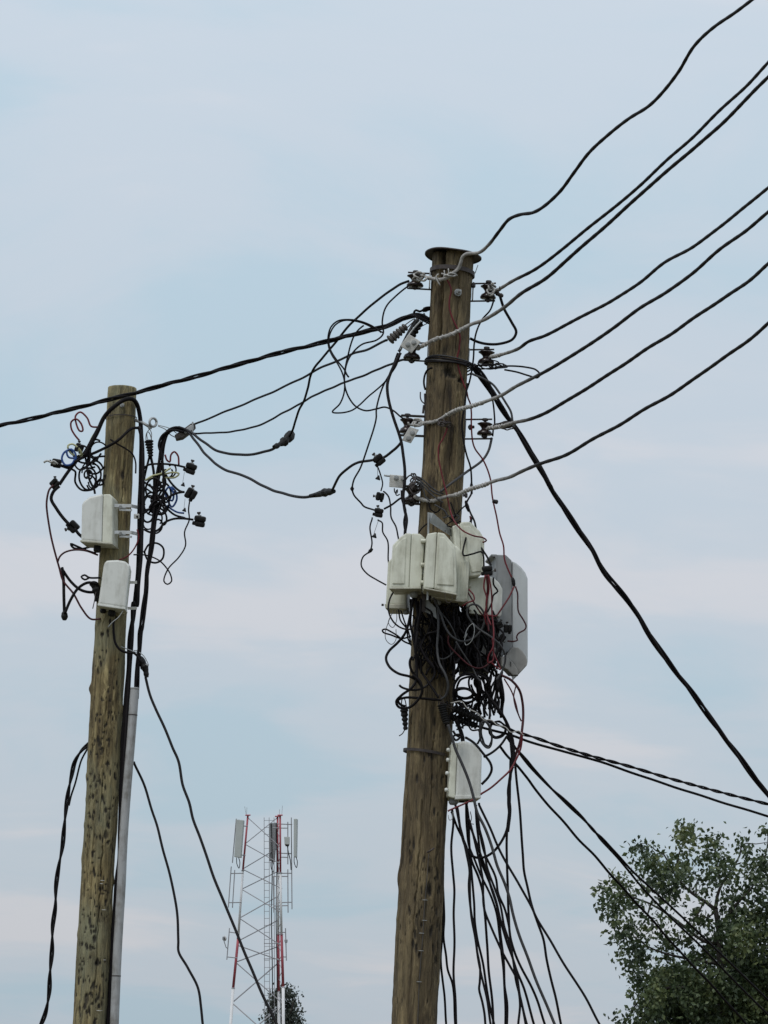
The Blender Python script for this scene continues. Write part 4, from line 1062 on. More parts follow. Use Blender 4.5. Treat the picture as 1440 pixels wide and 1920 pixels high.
# angle iron bracket carrying the front boxes
t = thing('angle_bracket', 'galvanised angle iron bracket sticking out from the pole above the front boxes', 'bracket', PV('F', 540, 100, DM - .2))
mesh('upright', *prism([PV('F', q[0], q[1], DM - .36) for q in ((516, 2), (530, 4), (522, 700), (508, 700))], np.array([0, .02, 0]), .001), 'galv', t)
arm = [PV('F', 524, 4, DM - .34), PV('F', 560, 8, DM - .34), PV('F', 728, 160, DM - .12), PV('F', 728, 210, DM - .12), PV('F', 536, 86, DM - .34)]
mesh('arm', *prism(arm, np.array([0.002, .006, 0.0]), .0), 'galv', t)
for x, y in ((555, 62), (600, 105), (650, 150)):
    mesh('hole', *lathe(PV('F', x, y, DM - .30 + (x - 555) / 195 * .2), -_F, [(.006, -.002), (.006, .006)], 12), 'darksteel', t)
t = thing('angle_bracket', 'galvanised bracket foot below the front boxes against the pole', 'bracket', PV('F', 540, 800, DM - .2))
mesh('plate', *prism([PV('F', q[0], q[1], DM - .2) for q in ((478, 690), (510, 690), (580, 760), (590, 850), (520, 800), (478, 790))], np.array([0, .01, 0]), .001), 'galv', t)
mesh('upright', *prism([PV('F', q[0], q[1], DM - .23) for q in ((468, 620), (500, 622), (498, 800), (468, 790))], np.array([0, .006, 0]), .001), 'darksteel', t)

# ------------------------------------------------------------------ wires of the tangle below the boxes
T_ = DM - .2
TG = [
 ('black wire curling from under the left front box into the tangle', [(242, 640), (215, 700), (205, 780), (240, 870), (300, 920), (370, 932), (402, 900)], 3.4, 'black2', -.02),
 ('twisted wire loop sticking out furthest left of the tangle', [(385, 985), (310, 1002), (220, 972), (165, 955), (155, 938), (180, 930), (225, 952), (285, 990), (330, 1030), (390, 1055)], 3.4, 'black', .05),
 ('thick cable swinging out left of the tangle in a wide bow', [(402, 680), (385, 800), (345, 950), (285, 1030), (210, 1105), (187, 1160), (212, 1225), (280, 1278), (380, 1308), (440, 1350), (475, 1410)], 5.2, 'black', 0),
 ('thick cable dropping from the left gland and folding back at the lowest left loop', [(418, 680), (440, 850), (422, 1050), (430, 1200), (430, 1330), (390, 1400), (310, 1458), (268, 1508), (290, 1550), (370, 1552), (440, 1490), (470, 1420), (450, 1340), (395, 1290)], 5.2, 'black', -.02),
 ('cable dropping down the pole from under the centre front box in an S curve', [(550, 640), (590, 740), (600, 900), (590, 1080), (612, 1200), (660, 1290), (682, 1380), (660, 1460), (620, 1492)], 4.6, 'greycable', -.06),
 ('cable lying level across the pole at the foot of the tangle', [(625, 1492), (560, 1488), (480, 1480), (340, 1472), (280, 1495), (300, 1530), (340, 1545)], 5, 'black', .02),
 ('cable with a pale grey end bowing left at the foot of the tangle', [(462, 830), (425, 950), (422, 1030), (470, 1120), (560, 1222), (572, 1290), (522, 1370), (450, 1412), (370, 1412), (310, 1392), (292, 1376)], 4.4, 'black2', .0),
 ('thin wire slanting across the pole in the upper tangle', [(470, 900), (520, 1010), (572, 1110), (622, 1160)], 3, 'black', .03),
 ('cable slanting down the pole to the foot of the tangle', [(440, 1150), (460, 1250), (520, 1350), (602, 1475)], 4.6, 'black', .01),
 ('grey cable winding in a big figure of eight right of the pole', [(562, 680), (620, 820), (652, 910), (700, 980), (780, 1025), (860, 1010), (930, 950), (966, 870), (960, 790), (910, 738), (858, 742), (830, 800), (860, 870), (920, 930), (1030, 1000), (1100, 1070), (1132, 1150), (1110, 1250), (1060, 1330)], 4, 'greycable', -.06),
 ('thin grey wire curving back to the pole in the tangle', [(602, 770), (700, 900), (740, 990), (745, 1070), (700, 1140), (640, 1170), (600, 1160)], 2.8, 'greycable', -.02),
 ('grey wire running down through the tangle to the coil', [(740, 1030), (800, 1130), (870, 1240), (900, 1300), (935, 1345)], 3, 'greycable', -.06),
 ('brownish wire sagging in a bow across the tangle', [(680, 980), (682, 1050), (750, 1130), (850, 1218), (920, 1240), (982, 1220), (1020, 1180)], 2.8, 'darkred', -.05),
 ('thin pale wire loop hanging in the middle of the tangle', [(805, 1000), (830, 925), (872, 888), (886, 940), (866, 1022), (822, 1056), (808, 1018), (830, 960)], 1.5, 'galv', -.08),
 ('upper thin wire loop hanging under the left rear box', [(246, 780), (205, 880), (240, 918), (268, 870), (270, 780)], 1.4, 'darksteel', -.02),
 ('lower thin wire loop hanging left of the tangle', [(218, 840), (182, 960), (192, 1020), (232, 1050), (262, 1018), (262, 930)], 1.4, 'darksteel', -.04),
 ('red wire crossing the lower right cream box from the left', [(842, 612), (880, 662), (882, 698), (832, 720), (790, 748)], 3, 'red', -.08),
 ('dark red wire slanting under the lower right cream box', [(838, 640), (890, 730), (935, 800), (975, 840)], 3, 'darkred', -.06),
 ('leftmost red drop wire below the connector', [(972, 500), (960, 600), (985, 690), (970, 830), (985, 900)], 3.2, 'red', -.1),
 ('second red drop wire below the connector', [(985, 500), (992, 600), (978, 740), (995, 880), (1000, 950)], 3.2, 'darkred', -.11),
 ('third red drop wire below the connector', [(992, 500), (1006, 610), (985, 730), (990, 820), (1020, 900)], 3, 'red', -.12),
 ('long red drop wire ending in a small loop below the large grey box', [(998, 500), (1022, 640), (1025, 800), (1040, 960), (1036, 1080), (1005, 1140), (1000, 1195), (1035, 1180), (1040, 1110), (1030, 1000)], 3, 'red', -.14),
 ('black wire kinked beside the red drop wires', [(1040, 520), (1045, 580), (1075, 632), (1040, 660), (1025, 720), (990, 790)], 3.4, 'black', -.1),
 ('red wire pair end left of the bottom shroud', [(1015, 1190), (1060, 1230), (1095, 1255), (1060, 1160), (1045, 1120)], 2.6, 'red', -.1),
 ('black wire crossing the pole just under the bracket foot', [(450, 880), (500, 890), (560, 888), (640, 860)], 3.4, 'black', .02),
 ('wire arc low on the pole in the tangle', [(455, 1000), (480, 1100), (540, 1190), (600, 1245), (660, 1240), (700, 1190)], 3, 'black2', .04),
 ('wire rising steeply left of the pole in the tangle', [(285, 775), (300, 860), (350, 930), (360, 1000), (390, 1060)], 3.2, 'black', .05),
 ('wire hanging beside the one rising steeply left of the pole', [(300, 780), (330, 870), (365, 950), (385, 1040)], 3, 'black2', .07),
 ('cable curving round the left edge of the pole below the bow', [(392, 1150), (375, 1190), (378, 1240), (402, 1290), (440, 1330)], 5, 'black2', .1),
 ('cable dropping straight behind the left gland', [(380, 690), (385, 780), (380, 880), (405, 1000), (420, 1100), (425, 1200)], 5, 'black', .03),
 ('cable dropping between the front boxes to the pole', [(462, 690), (455, 800), (440, 900), (435, 1000), (465, 1090), (505, 1170), (560, 1240)], 4.6, 'black', -.03),
 ('cable folding right from the foot of the centre box', [(640, 730), (660, 800), (700, 880), (745, 960), (760, 1040), (800, 1100)], 4, 'black', 0),
]
for lb, pts, w, mat, dz in TG:
    isw = mat in ('red', 'darkred', 'alu', 'darksteel')
    W(lb, ['F'] + pts, w, T_ + dz, mat, 'wire' if isw else 'cable', 'wire' if isw else 'cable', jit=.025)
# coils hanging right of the pole
def coil(label, v, c, d, rx, ry, turns, w, mat, tilt, seed):
    rg = np.random.default_rng(seed)
    pts = []
    n = turns * 14
    for k in range(n):
        a = 2 * math.pi * k / 14 + seed
        q = 1 + 0.12 * math.sin(a * 0.37 + seed) + 0.1 * (rg.random() - .5)
        x = rx * q * math.cos(a); y = ry * q * math.sin(a)
        x, y = x * math.cos(tilt) - y * math.sin(tilt), x * math.sin(tilt) + y * math.cos(tilt)
        pts.append((c[0] + x, c[1] + y, 0.03 * math.sin(a) + 0.05 * (k / n - .5)))
    return W(label, [v] + pts, w, d, mat, group='coiled cables hanging in the tangle')
coil('round hanging coil of black cable right of the pole below the tangle', 'F', (830, 1410), T_ + .04, 98, 118, 3, 4.4, 'black', .3, 1)
coil('flat inner coil of black cable within the round coil', 'F', (805, 1440), T_ + .02, 72, 38, 3, 3.8, 'black', .1, 2)
coil('narrow coil of black cable right of the round coil', 'F', (930, 1380), T_ + .05, 70, 95, 2, 4, 'black', -.4, 4)
coil('pale-edged narrow cable loop hanging below the grips', 'G', (925, 990), T_ + .05, 40, 95, 2, 4, 'greycable', -.15, 5)
coil('loop of black cable right of the narrow loop below the grips', 'G', (1010, 950), T_ + .08, 62, 62, 2, 3.8, 'black', .3, 6)
# dense anonymous cables right of the pole
rg = np.random.default_rng(21)
def tangle(n, x0, x1, y0, y1, label, group, dd, wr, amp=1.0):
    for k in range(n):
        a = (x0 + (x1 - x0) * rg.random(), y0 + (y1 - y0) * .25 * rg.random())
        b_ = (x0 + (x1 - x0) * rg.random(), y1 - (y1 - y0) * .25 * rg.random())
        pts = []
        m_ = 7
        sx, sy = (rg.random() - .5) * 130 * amp, (rg.random() - .5) * 130 * amp
        for j in range(m_):
            q = j / (m_ - 1)
            pts.append((a[0] + (b_[0] - a[0]) * q + sx * math.sin(q * 3.1) + (rg.random() - .5) * 50 * amp,
                        a[1] + (b_[1] - a[1]) * q + sy * math.sin(q * 6.3) + (rg.random() - .5) * 40 * amp, 0.05 * (rg.random() - .5)))
        W(label, ['F'] + pts, wr[0] + (wr[1] - wr[0]) * rg.random(), DM + dd[0] + (dd[1] - dd[0]) * rg.random(), ('black', 'black2', 'black', 'black', 'black2', 'black')[k % 6], group=group, jit=.02)
tangle(70, 690, 1070, 730, 1300, 'black cable in the dense dark tangle right of the pole below the cream boxes', 'cables of the dense tangle', (-.2, .10), (3.4, 5))
tangle(30, 400, 760, 680, 1330, 'dark cable in the tangle in front of the pole below the cream boxes', 'cables of the tangle in front of the pole', (-.2, -.13), (2.6, 4.4))
tangle(20, 880, 1120, 1230, 1640, 'black cable in the dark bundle between the coil and the drop cables', 'cables of the bundle below the tangle', (-.16, .06), (3.6, 5), .35)
tangle(12, 640, 950, 1480, 1720, 'black cable crowded round the ribbed grips below the coil', 'cables round the grips', (-.12, .04), (3, 4.6))

# --- cables gathering and falling on the right of the near pole
GG = [
 ('thick dark red cable bowing out right below the large grey box', [(1040, 542), (1110, 580), (1170, 655), (1196, 750), (1203, 850), (1195, 950), (1175, 1060), (1140, 1160), (1112, 1260)], 5, 'darkred', 0),
 ('thin red wire inside the dark red bow', [(1062, 570), (1112, 660), (1145, 760), (1165, 840), (1188, 890)], 2.8, 'red', .02),
 ('second thin red wire beside the dark red bow', [(1150, 620), (1135, 700), (1150, 780), (1185, 870)], 2.6, 'darkred', .04),
 ('black cable falling from the tangle towards the drop cables', [(960, 720), (1040, 830), (1090, 930), (1125, 1040), (1135, 1150), (1118, 1260)], 5.4, 'black', -.02),
 ('second black cable falling beside it from the tangle', [(1035, 570), (1055, 700), (1045, 830), (1075, 900), (1105, 1000), (1120, 1120), (1125, 1240)], 5, 'black', .04),
 ('black cable bowing back towards the single box from the right', [(1085, 1000), (1030, 1075), (965, 1128), (905, 1158)], 4.6, 'black', -.04),
 ('black cable bowing round the right side of the single box', [(770, 1012), (840, 1058), (905, 1130), (960, 1200), (970, 1250), (945, 1305), (890, 1362)], 5, 'black', -.08),
 ('red cable rising from the bottom of the single box to the right', [(885, 1440), (960, 1392), (1040, 1322), (1108, 1255), (1150, 1180), (1185, 1090), (1196, 970)], 3.8, 'red', -.05),
 ('short red cable under the single box', [(640, 1565), (700, 1538), (780, 1502), (830, 1478)], 3.4, 'red', -.12),
 ('black cable curving behind the single box to the grips', [(700, 880), (730, 950), (748, 1010), (752, 1050)], 8, 'black', .03),
 ('small black cable loop above the single box', [(680, 960), (700, 990), (730, 1010), (700, 1030), (680, 1000), (720, 985), (760, 1010)], 4.4, 'black', -.02),
 ('black cable stub beside the narrow loop', [(860, 1060), (885, 1000), (870, 950)], 4, 'black', .02),
]
for lb, pts, w, mat, dz in GG:
    W(lb, ['G'] + pts, w, T_ + .05 + dz, mat, jit=.02)
W('pale thin bare wire twisting along the upper grip', ['G', (660, 752, -.2), (740, 742), (780, 790), (860, 830), (910, 880), (960, 880), (1010, 920), (1070, 935), (1110, 975), (1170, 965), (1210, 1000)], 2.2, DM, 'alu', 'wire', 'wire')

BUNDLE('upper twisted drop cable leaving the grips to the lower right', ['G', (890, 872, -.12), (1000, 912), (1100, 950), (1200, 985), (1300, 1015), (1440, 1065), 'X', (1110, 1418), (1180, 1437), (1250, 1458), (1330, 1480), (1400, 1498), (1440, 1508), (1500, 1524, .9)], 7.0, DM, 2, .19, ('black', 'black2'), ext=3)
W('lower drop cable running beside the twisted one to the lower right edge', ['G', (855, 925, -.08), (1000, 965), (1100, 990), (1250, 1040), (1440, 1098), 'X', (1100, 1421), (1160, 1440), (1230, 1464), (1320, 1494), (1440, 1530), (1500, 1548, .9)], 5, DM, ext=3)
W('lower long drop cable slanting in front of the right tree', ['G', (1030, 1080, -.1), (1080, 1150), (1160, 1225), (1230, 1310), 'H', (950, 0), (1090, 160), (1200, 290), (1300, 392), (1440, 550), 'R', (430, 668), (560, 810), (740, 1012), (960, 1250), (1280, 1600, 1.6)], 5, DM, ext='g')
PAIR = [Q('G', *q) for q in ((1085, 1000), (1130, 1070), (1180, 1130), (1230, 1190), (1280, 1250))] + [Q('H', *q) for q in ((1050, 0), (1110, 55), (1170, 112), (1230, 170))] + [Q('R', *q) for q in ((130, 145), (190, 210), (260, 285), (320, 350))]
for sg, lb, tail in ((1, 'upper of the paired drop cables that part over the tree', ((420, 450), (540, 562), (820, 820), (1040, 1030), (1440, 1420))),
                     (-1, 'lower of the paired drop cables that part over the tree', ((400, 458), (500, 580), (700, 790), (940, 1020), (1200, 1290), (1440, 1530)))):
    pp = []
    for k, q in enumerate(PAIR):
        a_ = sg * 1.9 * math.cos(k * 0.9 + 0.2) if k < 10 else sg * 1.9
        pp.append((q[0] + a_ * .7, q[1] - a_ * .7, -.1 + .7 * k / 12))
    tt_ = [Q('R', *q) for q in tail]
    W(lb, pp + list(tt_[:-1]) + [(tt_[-1][0], tt_[-1][1], 1.6)], 4.6, DM, ext='g', wb=0)

ORD = ['first', 'second', 'third', 'fourth', 'fifth', 'sixth', 'seventh', 'eighth', 'ninth', 'tenth', 'eleventh', 'twelfth', 'thirteenth', 'fourteenth', 'fifteenth', 'sixteenth']
FAN = [
 ([(385, 300), (405, 480), (412, 700), (402, 900), (396, 1000), (402, 1110), (416, 1230), (430, 1377)], 4.4, .15),
 ([(385, 380), (408, 560), (414, 740), (408, 860), (428, 975), (440, 1060), (464, 1130), (474, 1200), (482, 1377)], 4.4, .14),
 ([(462, 120), (470, 200), (462, 350), (468, 500), (475, 600), (470, 750), (475, 950), (475, 1100), (482, 1220), (488, 1377)], 4.6, 0),
 ([(490, 100), (500, 200), (530, 300), (560, 430), (566, 480), (562, 560), (575, 700), (595, 850), (605, 950), (626, 1050), (624, 1130), (620, 1170), (640, 1250), (655, 1320), (662, 1377)], 4.6, -.03),
 ([(550, 80), (558, 170), (560, 300), (575, 420), (615, 520), (640, 600), (652, 680), (662, 760), (668, 900), (676, 1050), (690, 1200), (703, 1377)], 4.8, .02),
 ([(458, 130), (490, 215), (540, 320), (572, 430), (585, 540), (590, 650), (592, 770), (608, 870), (638, 1000), (660, 1130), (682, 1240), (710, 1377)], 4.6, .05),
 ([(605, 90), (612, 250), (632, 420), (665, 510), (700, 600), (735, 720), (750, 850), (765, 1000), (770, 1150), (783, 1250), (780, 1377)], 4.6, 0),
 ([(558, 170), (590, 290), (640, 520), (655, 700), (690, 800), (750, 940), (800, 1035), (838, 1110), (850, 1180), (860, 1270), (855, 1377)], 4.6, -.05),
 ([(600, 110), (625, 240), (660, 380), (720, 520), (735, 610), (770, 700), (790, 800), (808, 930), (825, 1020), (840, 1130), (870, 1240), (905, 1377)], 4.6, .03),
 ([(565, 210), (630, 390), (690, 570), (730, 680), (752, 780), (782, 890), (815, 980), (842, 1070), (880, 1170), (912, 1270), (945, 1377)], 4.8, -.02),
 ([(806, -60), (800, 100), (786, 250), (780, 450), (790, 600), (795, 730), (802, 850), (824, 930), (872, 1050), (930, 1170), (965, 1250), (1005, 1377)], 4.8, .06),
 ([(480, 90), (505, 220), (545, 360), (562, 470), (572, 620), (580, 760), (598, 880), (615, 1000), (640, 1130), (668, 1250), (692, 1377)], 4.4, -.08),
 ([(545, 80), (552, 240), (562, 330), (600, 420), (638, 520), (690, 640), (724, 740), (742, 860), (752, 960), (768, 1080), (776, 1240), (772, 1377)], 4.4, .07),
 ([(598, 90), (618, 200), (650, 330), (668, 450), (712, 580), (742, 680), (765, 800), (800, 900), (822, 1000), (848, 1110), (862, 1200), (880, 1290), (892, 1377)], 4.4, -.1),
 ([(620, 80), (680, 220), (722, 320), (790, 450), (860, 570), (930, 685), (970, 770), (1040, 890), (1110, 1010), (1190, 1140), (1260, 1250), (1330, 1377)], 4.6, -.06),
]
order = sorted(range(len(FAN)), key=lambda k: FAN[k][0][-1][0])
for r_, k in enumerate(order):
    pts, w, dz = FAN[k]
    lb = f'{ORD[r_]} black drop cable from the near pole, counted rightward along the bottom edge'
    if r_ == len(order) - 1:
        lb = 'straight black drop cable leaning furthest right of those falling from the single box'
    W(lb, ['H', (pts[0][0], pts[0][1], dz)] + pts[1:-1] + [(pts[-1][0], pts[-1][1], dz * 2)], w, DM - .06, group='drop cables fanning down beside the near pole', ext='g', wb=.0025)
W('kinked black drop cable right of the single box, ending beside the grey cable', ['G', (1140, 1180, 0), (1152, 1290), (1175, 1500), (1190, 1700), 'H', (876, 370), (882, 480), (905, 580), (930, 680), (966, 785), (1000, 880), (1020, 1000), (1046, 1130), (1070, 1230), (1100, 1377)], 4.8, DM - .02, ext='g')
W('black cable from the tangle hanging in a U loop below the single box', ['G', (1128, 1230, 0), (1100, 1330), (1090, 1500), 'H', (796, 150), (780, 245), (740, 322), (690, 376), (630, 400), (580, 386), (545, 340), (512, 240), (495, 120)], 5, DM - .1)
W('black cable from the bundle running down to the U loop', ['G', (1112, 1180, 0), (1108, 1300), (1090, 1420), 'H', (800, 120), (790, 250)], 6, DM - .03)
W('grey drop cable hanging from the ribbed grip across the single box', ['G', (640, 915, -.06), (670, 1000), (700, 1100), (750, 1220), (800, 1350), (830, 1450), (858, 1570), 'H', (652, 225), (700, 350), (730, 450), (770, 550), (800, 640), (822, 735), (860, 870), (910, 1000), (960, 1130), (1010, 1250), (1065, 1377, 0)], 5.6, DM - .16, 'greycable', ext='g')
W('thin frayed wire curl under the single box', ['H', (440, 150, 0), (450, 180), (465, 170), (470, 130)], 1.6, DM - .1, 'galv', 'wire', 'wire')
W('thin wire tail between the drop cables under the single box', ['H', (570, 130, 0), (578, 170), (572, 200), (590, 205)], 1.6, DM - .14, 'darksteel', 'wire', 'wire')

# ------------------------------------------------------------------ the far pole: boxes, conduit, cables
def on_axis(y):
    return 230 - 61 * (y - 728) / 1192
body = [(535, 905), (585, 905), (604, 930), (604, 1275), (525, 1268)]
lid = [(372, 985), (386, 958), (430, 925), (532, 900), (522, 1268), (480, 1262), (366, 1252)]
b = facebox('meter_box', 'upper pale box strapped to the left front of the far pole', 'A', DL - .24, .2,
            [('body', body, 0, .18, 'cream', .008), ('lid', lid, -.005, .19, 'offwhite', .014),
             ('bottom_flange', [(360, 1248), (524, 1262), (606, 1272), (606, 1284), (522, 1276), (360, 1264)], -.01, .2, 'cream_flange', .004)], 0.15, group='pale boxes on the far pole')
gland(b, 'A', (492, 1285), DL - .15, 26, 60, 'blackplastic')
for y in (1000, 1200):
    for (x0_, y0_, d0_, x1_, y1_, d1_, h_) in ((606, y - 8, -.19, 745, y - 6, -.125, .011), (745, y - 6, -.125, 797, y + 6, -.03, .011), (655, y + 24, -.15, 750, y + 26, -.115, .007)):
        a_, b_ = PV('A', x0_, y0_, DL + d0_), PV('A', x1_, y1_, DL + d1_)
        dr = unit(b_ - a_)
        mesh('strap', *obox((a_ + b_) / 2, (b_ - a_) / 2, np.cross(dr, [0, 0, 1.0]) * .003, np.array([0, 0, h_]), .001, 1), 'steelwhite', b)
    mesh('strap_screw', *join([hexnut(PV('A', 665, y + 2, DL - .19), -_F, .012, .02), bar(PV('A', 650, y + 10, DL - .2), PV('A', 700, y + 12, DL - .18), .006)]), 'galv', b)
b = facebox('meter_box', 'lower pale box mounted askew on the front of the far pole', 'A', DL - .26, .15,
            [('body', [(538, 1432), (735, 1448), (700, 1765), (495, 1736)], 0, .14, 'cream', .010),
             ('lid', [(540, 1425), (560, 1402), (640, 1398), (700, 1408), (736, 1440), (716, 1600), (702, 1758), (498, 1728)], -.02, .07, 'offwhite', .018),
             ('bottom_flange', [(492, 1724), (702, 1756), (700, 1772), (492, 1742)], -.024, .165, 'offwhite', .004)], 0, group='pale boxes on the far pole')
for y in (1568, 1762):
    mesh('strap', *obox(PV('A', 752, y, DL - .16), _R * .03, _F * .003, _U * .009, .001), 'steelwhite', b)
gland(b, 'A', (600, 1770), DL - .17, 26, 55, 'blackplastic'); gland(b, 'A', (535, 1760), DL - .17, 22, 40, 'blackplastic')
W('thin pale wire hanging diagonally under the lower box of the far pole', ['A', (690, 1770, -.27), (650, 1830), (600, 1870), (570, 1905)], 1.8, DL, 'galv', 'wire', 'wire')

# conduit
cp = path3(['B', (772, 640, -.12), (745, 1000), (712, 1400), (690, 1700), (678, 1920), 'K', (672, 600), (640, 1150), (618, 1680, -.1)], DL)
cp = to_ground(cp, 4)
t = thing('conduit_pipe', 'grey conduit pipe running up the right side of the far pole', 'pipe', cp[-1])
mesh('pipe', *tube(cp, 8.2 * MP(DL), 16), 'pvcgrey', t, True)
for y in ((B_ := 1342), 1830):
    i = int(np.argmin([abs(q[2] - P(240, y, DL - .1)[2]) for q in cp]))
    a = cp[i]; dr = unit(cp[i + 1] - cp[i - 1])
    mesh('joint_ring', *lathe(a - dr * .003, dr, [(8.6 * MP(DL), 0), (8.6 * MP(DL), .006)], 20), 'darksteel', t)
mesh('socket', *lathe(cp[0], unit(cp[2] - cp[0]), [(8.25 * MP(DL), -.002), (8.3 * MP(DL), .0), (8.25 * MP(DL), .012)], 18), 'pvcgrey', t, True)

W('very thick black cable arching over the far pole top and running down its right side',
  ['A', (395, 620, -.12), (480, 455, -.14), (540, 330, -.15), (620, 250, -.17), (690, 200, -.16), (745, 190, -.13), (790, 235, -.06), (812, 330, -.03), (817, 450), (818, 600), (815, 800), (806, 1100), (798, 1400), (785, 1600), (765, 1800), 'B', (735, 250), (722, 500), (700, 800), (680, 1050), (668, 1400), (656, 1900), 'K', (635, 600), (600, 1200), (570, 1680)], 8.5, DL, ext='g', n=10)
W('second thick cable running beside it down the right side of the far pole',
  ['A', (800, 400, -.07), (825, 500), (832, 700), (835, 900), (825, 1150), (815, 1400), (800, 1600), (785, 1750), 'B', (762, 0), (752, 200), (735, 500), (712, 850), (695, 1100), (682, 1500), (668, 1900), 'K', (650, 500)], 7, DL, 'black2', n=9)
BUNDLE('pair of black cables dropping from the wedge clamp into the conduit beside the far pole',
  ['A', (1165, 428, -.06), (1080, 410), (1020, 440), (985, 520), (965, 650), (942, 800), (922, 1000), (912, 1150), (896, 1300), (872, 1450), (860, 1600), (840, 1750), (822, 1900), 'B', (812, 220), (800, 400), (785, 640, -.12), (780, 720)], 11, DL, 3, .9)
W('third black cable beside the pair arching from the wedge clamp',
  ['A', (1140, 440, -.05), (1050, 425), (975, 470), (950, 540), (975, 620), (985, 720), (990, 850), (975, 960), (930, 1080), (905, 1200), (885, 1380)], 5, DL - .04)
t = thing('wedge_clamp', 'grey wedge clamp gripping the span cables right of the far pole', 'clamp', PV('A', 1150, 430, DL))
mesh('body', *prism([PV('A', q[0], q[1], DL - .06) for q in ((1068, 462), (1100, 440), (1190, 375), (1222, 372), (1226, 400), (1190, 440), (1130, 485), (1078, 496))], np.array([0, .06, 0]), .006), 'greyrib', t)
mesh('cheek', *prism([PV('A', q[0], q[1], DL - .075) for q in ((1130, 432), (1190, 388), (1214, 392), (1212, 420), (1150, 452))], np.array([0, .02, 0]), .003), 'galv', t)
mesh('pin', *bar(PV('A', 1205, 365, DL - .07), PV('A', 1205, 445, DL - .07), .006), 'galv', t)
mesh('bail_wire', *tube(spline(path('A', [(1075, 480, -.04), (1040, 462, -.04), (1000, 420, -.06), (945, 395, -.07)], DL), .01), .0032, 6), 'galv', t, True)
mesh('bail_wire', *tube(spline(path('A', [(1085, 450, -.04), (1030, 412, -.05), (945, 388, -.07)], DL), .01), .0028, 6), 'galv', t, True)
t = thing('eye_bolt', 'pale eye bolt with a ring at the right of the far pole', 'bolt', PV('A', 840, 375, DL))
mesh('shank', *tube(path('A', [(770, 350, -.02), (830, 370, -.04), (875, 398, -.07)], DL), .010, 10), 'galv', t, True)
ring = []
for k in range(17):
    a = 2 * math.pi * k / 16
    ring.append(PV('A', 908 + 26 * math.cos(a), 368 + 32 * math.sin(a), DL - .07 + .02 * math.cos(a)))
mesh('ring', *tube(np.array(ring), .0085, 8), 'galv', t, True)
mesh('lug', *obox(PV('A', 885, 400, DL - .07), _R * .012, _U * .016, _F * .012, .004), 'galv', t)
mesh('shackle', *tube(spline(path('A', [(870, 505, -.06), (862, 450, -.06), (882, 420, -.07), (896, 450, -.06), (895, 505, -.06)], DL), .008), .003, 6), 'galv', t, True)
band(far, 'steel_strap', 227, 57, 0, DL, 784, 0, .006, 'darksteel', .004, .003, axx=ax2, ex=ex2, ey=ey2)

